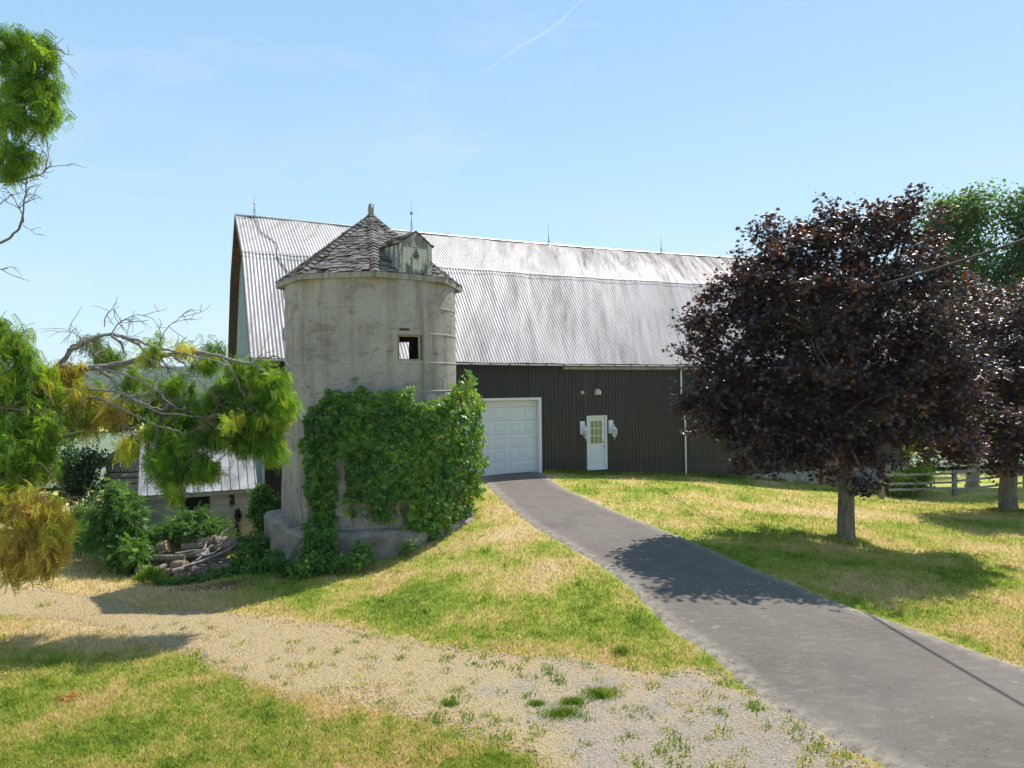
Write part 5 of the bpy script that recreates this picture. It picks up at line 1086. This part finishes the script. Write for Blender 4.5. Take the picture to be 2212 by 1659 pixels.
for (pts, dp, r0, r1) in [([(0, 392), (30, 391), (55, 386), (85, 378), (112, 356)], 12.5, .022, .006), ([(95, 372), (102, 345), (90, 320), (75, 300)], 12.5, .012, .004), ([(55, 386), (80, 375), (70, 350), (45, 330)], 12.5, .01, .004), ([(0, 525), (25, 510), (45, 485), (52, 440), (58, 400), (60, 380)], 12.5, .025, .006), ([(40, 490), (50, 470), (30, 430), (10, 405)], 12.5, .014, .004), ([(0, 440), (20, 425), (28, 418)], 12.5, .01, .004), ([(0, 582), (18, 580)], 12.5, .01, .005),
                           ([(60, 310), (75, 290), (90, 280), (60, 262), (50, 250)], 12.5, .012, .005), ([(0, 880), (20, 882), (50, 884), (70, 878)], 12.2, .025, .012), ([(15, 884), (20, 905), (18, 918)], 12.2, .01, .004), ([(-10, 1150), (10, 1152), (24, 1158)], 11.8, .015, .006), ([(110, 1030), (140, 1060), (170, 1100)], 12.1, .01, .004), ([(55, 1090), (60, 1150)], 12, .01, .004), ([(60, 1050), (100, 1085), (118, 1125)], 12, .012, .004),
                           ([(225, 705), (230, 680), (245, 668), (258, 662)], 13.4, .01, .003), ([(240, 722), (255, 700), (270, 690), (300, 680), (330, 690), (345, 710)], 13.4, .012, .004), ([(330, 770), (345, 740), (360, 710), (385, 690), (397, 678)], 13.3, .012, .003), ([(180, 742), (165, 715), (150, 700)], 13.4, .008, .003), ([(185, 742), (160, 720), (140, 712)], 13.4, .008, .003), ([(290, 740), (330, 745), (390, 765), (420, 770)], 13.3, .01, .004),
                           ([(265, 868), (260, 900), (275, 925), (285, 937)], 13, .01, .004), ([(395, 938), (430, 925), (450, 902)], 13, .01, .004)]:
    mb = MB(); skel.append((poly3(pts, dp, r0, r1, mb, .006, 5), mb))
for f, mb in skel:                                    # fine bare twigs
    L = len(f)
    for _ in range(max(2, int(L*.4))):
        i = random.randrange(L//4, L-1); p = f[i]; dr_ = (f[min(i+1, L-1)]-f[i]); dr_ = dr_.normalized() if dr_.length > 1e-4 else Vector((1, 0, 0)); v = (dr_+Vector((random.gauss(0, .7), random.gauss(0, .5), random.gauss(-.1, .7)))).normalized(); l = random.uniform(.2, .75); pts = [p]
        for k_ in range(5): v = (v+Vector((random.gauss(0, .25), random.gauss(0, .2), random.gauss(0, .25)))).normalized(); pts.append(pts[-1]+v*l/5)
        mb.tube(pts, np.linspace(.0075, .003, 6), 4, cap=False)
        for k_ in (2, 3):
            if random.random() < .6: q = pts[k_]; v2 = (v+Vector((random.gauss(0, .9), random.gauss(0, .5), random.gauss(0, .9)))).normalized(); mb.tube([q, q+v2*.12, q+v2*.2+Vector((0, 0, -.03))], [.005, .004, .0025], 4, cap=False)

#      x, y, rx, ry, depth, tone(0 green .. 1 brown), weight
LB = [(15, 95, 35, 45, 12.5, .22, 1), (85, 92, 32, 16, 12.5, .25, .7), (100, 125, 26, 16, 12.4, .28, .5), (50, 175, 60, 40, 12.5, .3, 1.6), (100, 190, 28, 40, 12.5, .25, .9), (20, 240, 45, 40, 12.4, .3, 1.1), (105, 240, 15, 26, 12.4, .25, .4), (20, 340, 32, 40, 12.3, .36, 1.0), (50, 330, 16, 30, 12.4, .25, .4), (-40, 200, 60, 160, 12.6, .3, 2), (75, 255, 20, 20, 12.5, .3, .3),
      (0, 710, 30, 45, 12.6, .25, .8), (35, 760, 45, 55, 12.6, .3, 1.3), (70, 810, 45, 50, 12.7, .38, 1.2), (20, 860, 50, 70, 12.4, .38, 1.7), (110, 860, 50, 40, 13, .45, 1), (70, 930, 70, 60, 12.4, .33, 2), (138, 920, 36, 40, 12.8, .42, .8), (30, 1000, 60, 70, 12.1, .35, 1.9), (88, 1000, 38, 40, 12.4, .36, .8), (-50, 900, 60, 260, 12.4, .35, 3), 
      (190, 850, 40, 30, 13.3, .66, .8), (180, 900, 35, 35, 13.1, .72, .7), (120, 810, 40, 26, 13.3, .78, .5), (235, 890, 28, 26, 13.2, .82, .35), (165, 800, 35, 14, 13.5, .82, .35),
      (60, 1100, 60, 60, 11.8, .76, 1.8), (110, 1130, 36, 60, 11.9, .72, 1.3), (40, 1180, 50, 45, 11.7, .78, 1.3), (95, 1190, 36, 40, 11.8, .76, 1), (30, 1070, 40, 40, 11.8, .62, .8), (-40, 1130, 50, 90, 11.7, .74, 1.4), (45, 1225, 26, 20, 11.7, .8, .4),
      (232, 765, 34, 28, 14.2, .18, .9), (300, 815, 46, 30, 14.2, .28, .6), (375, 830, 50, 30, 14.2, .3, .6), (330, 745, 16, 14, 13.4, .5, .12), (405, 750, 24, 12, 13.6, .52, .22), (325, 770, 14, 16, 13.6, .35, .14), (460, 760, 22, 22, 14.2, .2, .55), (440, 785, 25, 12, 14, .4, .4), (520, 795, 34, 18, 13.8, .35, .5), (565, 800, 30, 24, 13.8, .34, .7), (600, 830, 30, 32, 13.6, .33, 1), (620, 870, 20, 36, 13.6, .36, .8), (590, 910, 40, 50, 13.5, .32, 1.6), (540, 900, 50, 50, 13.5, .27, 1.8), (480, 870, 46, 40, 13.7, .22, 1.2), (480, 930, 55, 40, 13.5, .25, 1.5), (420, 900, 42, 46, 13.8, .18, 1.0), (400, 960, 50, 50, 13.2, .26, 1.6), (355, 930, 42, 45, 13.4, .26, 1.2), (300, 880, 36, 36, 13.8, .28, .5), (285, 950, 26, 30, 13.2, .58, .45), (245, 905, 26, 32, 13.6, .3, .35), (520, 950, 40, 30, 13.4, .24, 1), (575, 960, 34, 30, 13.4, .26, .9), (598, 975, 18, 24, 13.4, .32, .4), (370, 1010, 32, 40, 13, .22, 1.1), (440, 1000, 28, 36, 13.1, .24, .8), (385, 1045, 18, 22, 12.9, .28, .35), (345, 985, 28, 34, 13.1, .22, .8), (450, 1015, 18, 20, 13.1, .3, .3), (505, 905, 14, 10, 13.0, .6, .15), (560, 850, 44, 36, 13.8, .3, 1.3), (200, 740, 14, 12, 14.2, .2, .2), (500, 835, 40, 30, 14, .26, 1.1), (340, 870, 42, 28, 14.1, .2, .6)]
Ps = []; Ts_ = []; allp = [(p, mb) for f, mb in skel for p in f]; AP_ = np.array([p[:] for p, _ in allp])
for x, y, rx, ry, dp, tone, wt in LB:
    c = W(x, y, dp); nc = max(5, int(23*wt)); cc = rng.normal(size=(nc, 3)); cc /= np.linalg.norm(cc, axis=1)[:, None]; cc *= (rng.uniform(0, 1, nc)**.5)[:, None]*np.array([rx/F*dp, .42, ry/F*dp])*.92; cc += np.array(c[:])
    for q_ in list(cc[::3])+[np.array(c[:])]:
        j_ = int(np.argmin(((AP_-q_)**2).sum(1))); e_p = Vector(q_); st_ = allp[j_][0]; allp[j_][1].tube(curve(st_, e_p, .12, 5, .07)+[e_p+Vector((random.gauss(0, .04), random.gauss(0, .04), -.14))], [.011, .009, .008, .006, .005, .004, .002], 4, cap=False)
    per = 17; P = np.repeat(cc, per, 0)+rng.normal(size=(nc*per, 3))*np.array([.055, .07, .085]); Ps.append(P); Ts_.append(np.full(len(P), tone)+np.repeat(rng.normal(.03, .09, nc), per))
for f, mb in skel: obj('twig', mb, M_TWIG, loc, smooth=True)
P = np.concatenate(Ps); tn = np.concatenate(Ts_); n = len(P); Yd = rng.normal(size=(n, 3))*.75; Yd[:, 2] -= 1.15; Nn = rng.normal(size=(n, 3))*.6; Nn[:, 2] += .8
Vv, Tt, k_ = place(tmpl_frond(6, .26), P, Yd, Nn, rng.uniform(.15, .27, n)); rn = np.clip(tn+rng.normal(0, .07, n), 0, 1)
dead = tn > .6
kv = np.repeat(dead, k_); kt = np.repeat(dead, len(Tt)//n)
def sub(mask_v, mask_t, nm):
    idx = np.cumsum(mask_v)-1; return npmesh(nm, Vv[mask_v], idx[Tt[mask_t]], M_LOC, loc, {'rnd': np.repeat(rn, k_)[mask_v]})
sub(~kv, ~kt, 'foliage'); dd_ = sub(kv, kt, 'dead_foliage'); dd_['label'] = 'yellow and brown dying sprays'

# ------------------------------------------------------------ rail fence at right
fence = empty('rail_fence', G(2060, 1072), 'grey wooden rail fence crossing behind the purple maples', 'fence')
fp = [W(1905, 1085, 30.2), W(2062, 1068, 32.0), W(2215, 1050, 34.0), W(2390, 1034, 36)]; 
for p in fp: p.z = h1(p.x, p.y)
for p in fp:
    b = MB(); b.cbox(p+UP*.5, (1, 0, 0), (0, 1, 0), UP, .16, .15, 1.3); obj('post', b, M_WOOD, fence)
for a, b_ in zip(fp[:-1], fp[1:]):
    for zz in (.28, .62, .98):
        b = MB(); d_ = (b_-a); u_ = d_.normalized(); s_ = Vector((-u_.y, u_.x, 0)); b.box(a+UP*(zz+random.uniform(-.05, .05))-s_*.13, d_, s_*.04, UP*.095); obj('rail', b, M_WHITE if False else M_FASC, fence)
# ------------------------------------------------------------ power line
pts = []; yy0 = mast_top.y-.15
for i in range(45):
    y_ = yy0+(-2-yy0)*i/44; u_ = (y_-12.)/(yy0-12.); x_ = 8.67+(mast_top.x-8.67)*u_+.12*math.sin(math.pi*min(max(u_, 0), 1))*-1
    zr = 2.35+(y_-12)*((mast_top.z-CZ-2.35)/(yy0-12.))+.0061*(y_-12)*(y_-yy0); pts.append(Vector((x_, y_, CZ+zr)))
mb = MB(); mb.tube(pts, .026, 6)
tag(obj('power_cable', mb, M_CABLE), 'thin overhead cable running from the barn mast past the purple maple', 'cable')
# ------------------------------------------------------------ small ground things
def tuft(px, py, r, hgt, label, nb=900):
    c = G(px, py); a = rng.uniform(0, 2*np.pi, nb); q = np.abs(rng.normal(0, .5, nb)).clip(0, 1.2)*r; P = np.stack([c.x+np.cos(a)*q*1.4, c.y+np.sin(a)*q*.8, a*0], 1); P[:, 2] = H(P[:, 0], P[:, 1])+.01
    V, T = blades(P, hgt*rng.uniform(.5, 1, nb), rng.uniform(.006, .012, nb), .9)
    o_ = npmesh('grass_tuft', V, T, M_BLADE, attrs={'dry': np.full(nb*5, -.05), 'rnd': np.repeat(rng.uniform(0, 1, nb), 5)}); tag(o_, label, 'grass tuft', 'grass tufts on the gravel')
tuft(1300, 1504, .20, .12, 'rounded green grass tuft on gravel, topmost and fullest of the group'); tuft(1213, 1546, .26, .09, 'wide flat green grass tuft on gravel, lowest of the group'); tuft(1238, 1520, .12, .08, 'small green tuft just above the wide flat one'); tuft(1160, 1524, .10, .07, 'small green tuft left of the larger tufts on gravel', 500); tuft(972, 1524, .12, .07, 'lone grass tuft at the left on the gravel', 400)
tuft(1342, 1412, .15, .12, 'bright green weed at the lawn edge above the gravel', 500)
# scattered weeds and stones on the track, stones on the asphalt
n = 130; xs_ = rng.uniform(200, 1900, n*3); ys_ = rng.uniform(1330, 1650, n*3); Pw = np.array([PZ(a, b, -.8)[:2] for a, b in zip(xs_, ys_)]); Pw = Pw[inside(Pw, TRP)][:n]
cl = np.repeat(Pw, 24, 0)+rng.normal(size=(len(Pw)*24, 2))*.05; P = np.c_[cl, H(cl[:, 0], cl[:, 1])+.01]
V, T = blades(P, rng.uniform(.03, .08, len(P)), rng.uniform(.008, .016, len(P)), 1.3); o_ = npmesh('weeds', V, T, M_BLADE, attrs={'dry': np.repeat(np.repeat(rng.uniform(-.1, .5, len(Pw)), 24), 5), 'rnd': np.repeat(rng.uniform(0, 1, len(P)), 5)}); tag(o_, 'tiny weeds dotted over the gravel track', 'weeds', kind='stuff')
def stones(n, poly, s0, s1, name, label, colr, lift, extra=None):
    lo = poly.min(0).clip(-12, 30); hi = poly.max(0).clip(-12, 30); q = rng.uniform(lo, hi, (n*6, 2)); q = q[(q[:, 1] < 20) & (q[:, 1] > 6.5)]; q = q[inside(q, poly)]
    if extra is not None: q = q[extra(q)]
    q = q[:n]; m_ = len(q); TV = np.array([(1, 0, 0), (-1, 0, 0), (0, 1, 0), (0, -1, 0), (0, 0, 1), (.6, .6, .3)]) ; TT = np.array([(0, 2, 4), (2, 1, 4), (1, 3, 4), (3, 0, 4)])
    s = rng.uniform(s0, s1, m_)**1; a = rng.uniform(0, 6.28, m_); ca, sa = np.cos(a), np.sin(a); asp = rng.uniform(.5, 1, m_)
    X = TV[None, :, 0]*ca[:, None]*s[:, None]-TV[None, :, 1]*(sa*asp*s)[:, None]; Y = TV[None, :, 0]*sa[:, None]*s[:, None]+TV[None, :, 1]*(ca*asp*s)[:, None]; Z_ = TV[None, :, 2]*(s*.75)[:, None]
    V = np.stack([q[:, 0, None]+X, q[:, 1, None]+Y, H(q[:, 0], q[:, 1])[:, None]+lift+Z_], -1).reshape(-1, 3); T = (np.arange(m_)[:, None, None]*6+TT).reshape(-1, 3)
    o_ = npmesh(name, V, T, colr, attrs={'rnd': np.repeat(rng.uniform(0, 1, m_), 6)}); tag(o_, label, 'stones', kind='stuff')
q = NT('pebble'); q.col(q.ramp(q.attr('rnd'), [(0, (.13, .12, .11)), (.5, (.33, .30, .27)), (1, (.55, .50, .44))])); q.set(.9, 0, .2); M_PEB = q.m
stones(9000, TRP, .008, .022, 'gravel_stones', 'small pale stones covering the gravel track', M_PEB, .012)
stones(1100, DPOLY, .006, .018, 'loose_stones', 'loose pebbles strewn on the black driveway', M_PEB, .036, lambda q: (vnoise(np.c_[q, q[:, 0]*0], .35, 40) > -.1) & (q[:, 1] < 14))
# fallen dead frond
fr = G(150, 1512); nf = 26; P = np.array(fr[:])+np.c_[rng.normal(0, .07, nf), rng.normal(0, .04, nf), rng.uniform(.03, .08, nf)]; Yd = rng.normal(size=(nf, 3)); Yd[:, 2] *= .15; Nn = np.tile([0, 0, 1.], (nf, 1))+rng.normal(size=(nf, 3))*.3
Vv2, Tt2, k2 = place(tmpl_compound(5), P, Yd, Nn, rng.uniform(.07, .14, nf)); M_DEADL = leafmat('fallen_leaf', [(0, (.42, .17, .04)), (1, (.58, .28, .08))], .3)
o_ = npmesh('fallen_spray', Vv2, Tt2, M_DEADL, attrs={'rnd': np.repeat(rng.uniform(0, 1, nf), k2)}); tag(o_, 'orange dead leaf spray lying on the lawn at lower left', 'leaves')
# brown leaf litter by the pile
n = 1500; qx = rng.normal(480, 45, n); qy = rng.normal(1272, 9, n); Pl = np.array([PZ(a, b, -1.15)[:] for a, b in zip(qx, qy)]); Pl[:, 2] = H(Pl[:, 0], Pl[:, 1])+.03
M_LIT = leafmat('leaf_litter', [(0, (.10, .055, .03)), (1, (.26, .15, .08))], .1)
leafcloud('leaf_litter', Pl, rng.uniform(.03, .07, n), tmpl_oval(), M_LIT, None, rng.uniform(0, 1, n), 0, 1.2); tag(bpy.data.objects['leaf_litter'], 'brown fallen leaves on the ground before the log pile', 'leaves', kind='stuff')

# ------------------------------------------------------------ far tree line at the field edge
nT = 46
P = []; R_ = []
for i in range(nT):
    x = -250+i*6.3+rng.normal(0, 1.5); y = 232+rng.normal(0, 6); h_ = rng.uniform(8, 14); z = h1(x, y); c = rng.normal(size=(900, 3)); c /= np.linalg.norm(c, axis=1)[:, None]; c *= (rng.uniform(0, 1, 900)**.33)[:, None]*[5.2, 4, h_/2]; c += [x, y, z+h_/2]; P.append(c); R_.append(np.clip(rng.beta(2, 2, 900)+rng.normal(0, .15), 0, 1))
P = np.concatenate(P); leafcloud('far_woodland', P, rng.uniform(.9, 1.7, len(P)), tmpl_oval(.45), M_LEAFD, None, np.concatenate(R_), .1, .7); tag(bpy.data.objects['far_woodland'], 'dark line of woods at the far edge of the green field', 'woods', kind='stuff')

# ------------------------------------------------------------ vapour trail
q = NT('vapour'); q.t.nodes.remove(q.p); tr = q.n('BsdfTransparent'); df = q.n('BsdfTranslucent'); df.inputs[0].default_value = (.95, .97, 1, 1); d2 = q.n('BsdfDiffuse'); d2.inputs[0].default_value = (.95, .97, 1, 1)
ad = q.n('MixShader'); q.l(df.outputs[0], ad.inputs[1]); q.l(d2.outputs[0], ad.inputs[2]); lw_ = q.n('LayerWeight'); lw_.inputs[0].default_value = .5
fz = q.math('POWER', q.math('SUBTRACT', 1, lw_.outputs['Facing']), 2.0); fz = q.math('MULTIPLY', fz, q.math('MULTIPLY', q.attr('fade'), q.ramp(q.noise(.012, detail=5, rough=.7), [(.3, .25), (.7, 1.0)]))); mx = q.n('MixShader'); q.l(fz, mx.inputs[0]); q.l(tr.outputs[0], mx.inputs[1]); q.l(ad.outputs[0], mx.inputs[2]); q.l(mx.outputs[0], q.out.inputs[0])
cp = [(1300, -50), (1258, 0), (1215, 42), (1170, 75), (1120, 102), (1085, 128), (1055, 150), (1035, 172)]; mb = MB(); pts = [W(x, y, 4000) for x, y in cp]; fine = []
for a, b_ in zip(pts[:-1], pts[1:]): fine += [a.lerp(b_, t) for t in (0, .25, .5, .75)]
fine.append(pts[-1]); mb.tube(fine, np.linspace(6, 9, len(fine)), 12, cap=False)
ct = obj('vapour_trail', mb, q.m, smooth=True); at_ = ct.data.attributes.new('fade', 'FLOAT', 'POINT'); at_.data.foreach_set('value', np.repeat(np.linspace(.26, .02, len(fine)), 12)); tag(ct, 'faint curved white vapour trail high in the blue sky', 'vapour trail')
ct.visible_shadow = True

# ------------------------------------------------------------ haze
x0, x1 = float(xs[0])-60, float(xs[-1])+60; y0, y1 = float(ys[0])-60, float(ys[-1])+60
mb = MB(); mb.box((x0, y0, -13.5), (x1-x0, 0, 0), (0, y1-y0, 0), (0, 0, 95)); hz = bpy.data.materials.new('haze'); hz.use_nodes = True
hn = hz.node_tree; hn.nodes.remove(hn.nodes['Principled BSDF']); pv = hn.nodes.new('ShaderNodeVolumePrincipled'); pv.inputs['Color'].default_value = (.82, .90, 1, 1); pv.inputs['Density'].default_value = .00017; pv.inputs['Anisotropy'].default_value = .2
hn.links.new(pv.outputs[0], hn.nodes['Material Output'].inputs['Volume']); tag(obj('haze', mb, hz), kind='stuff')
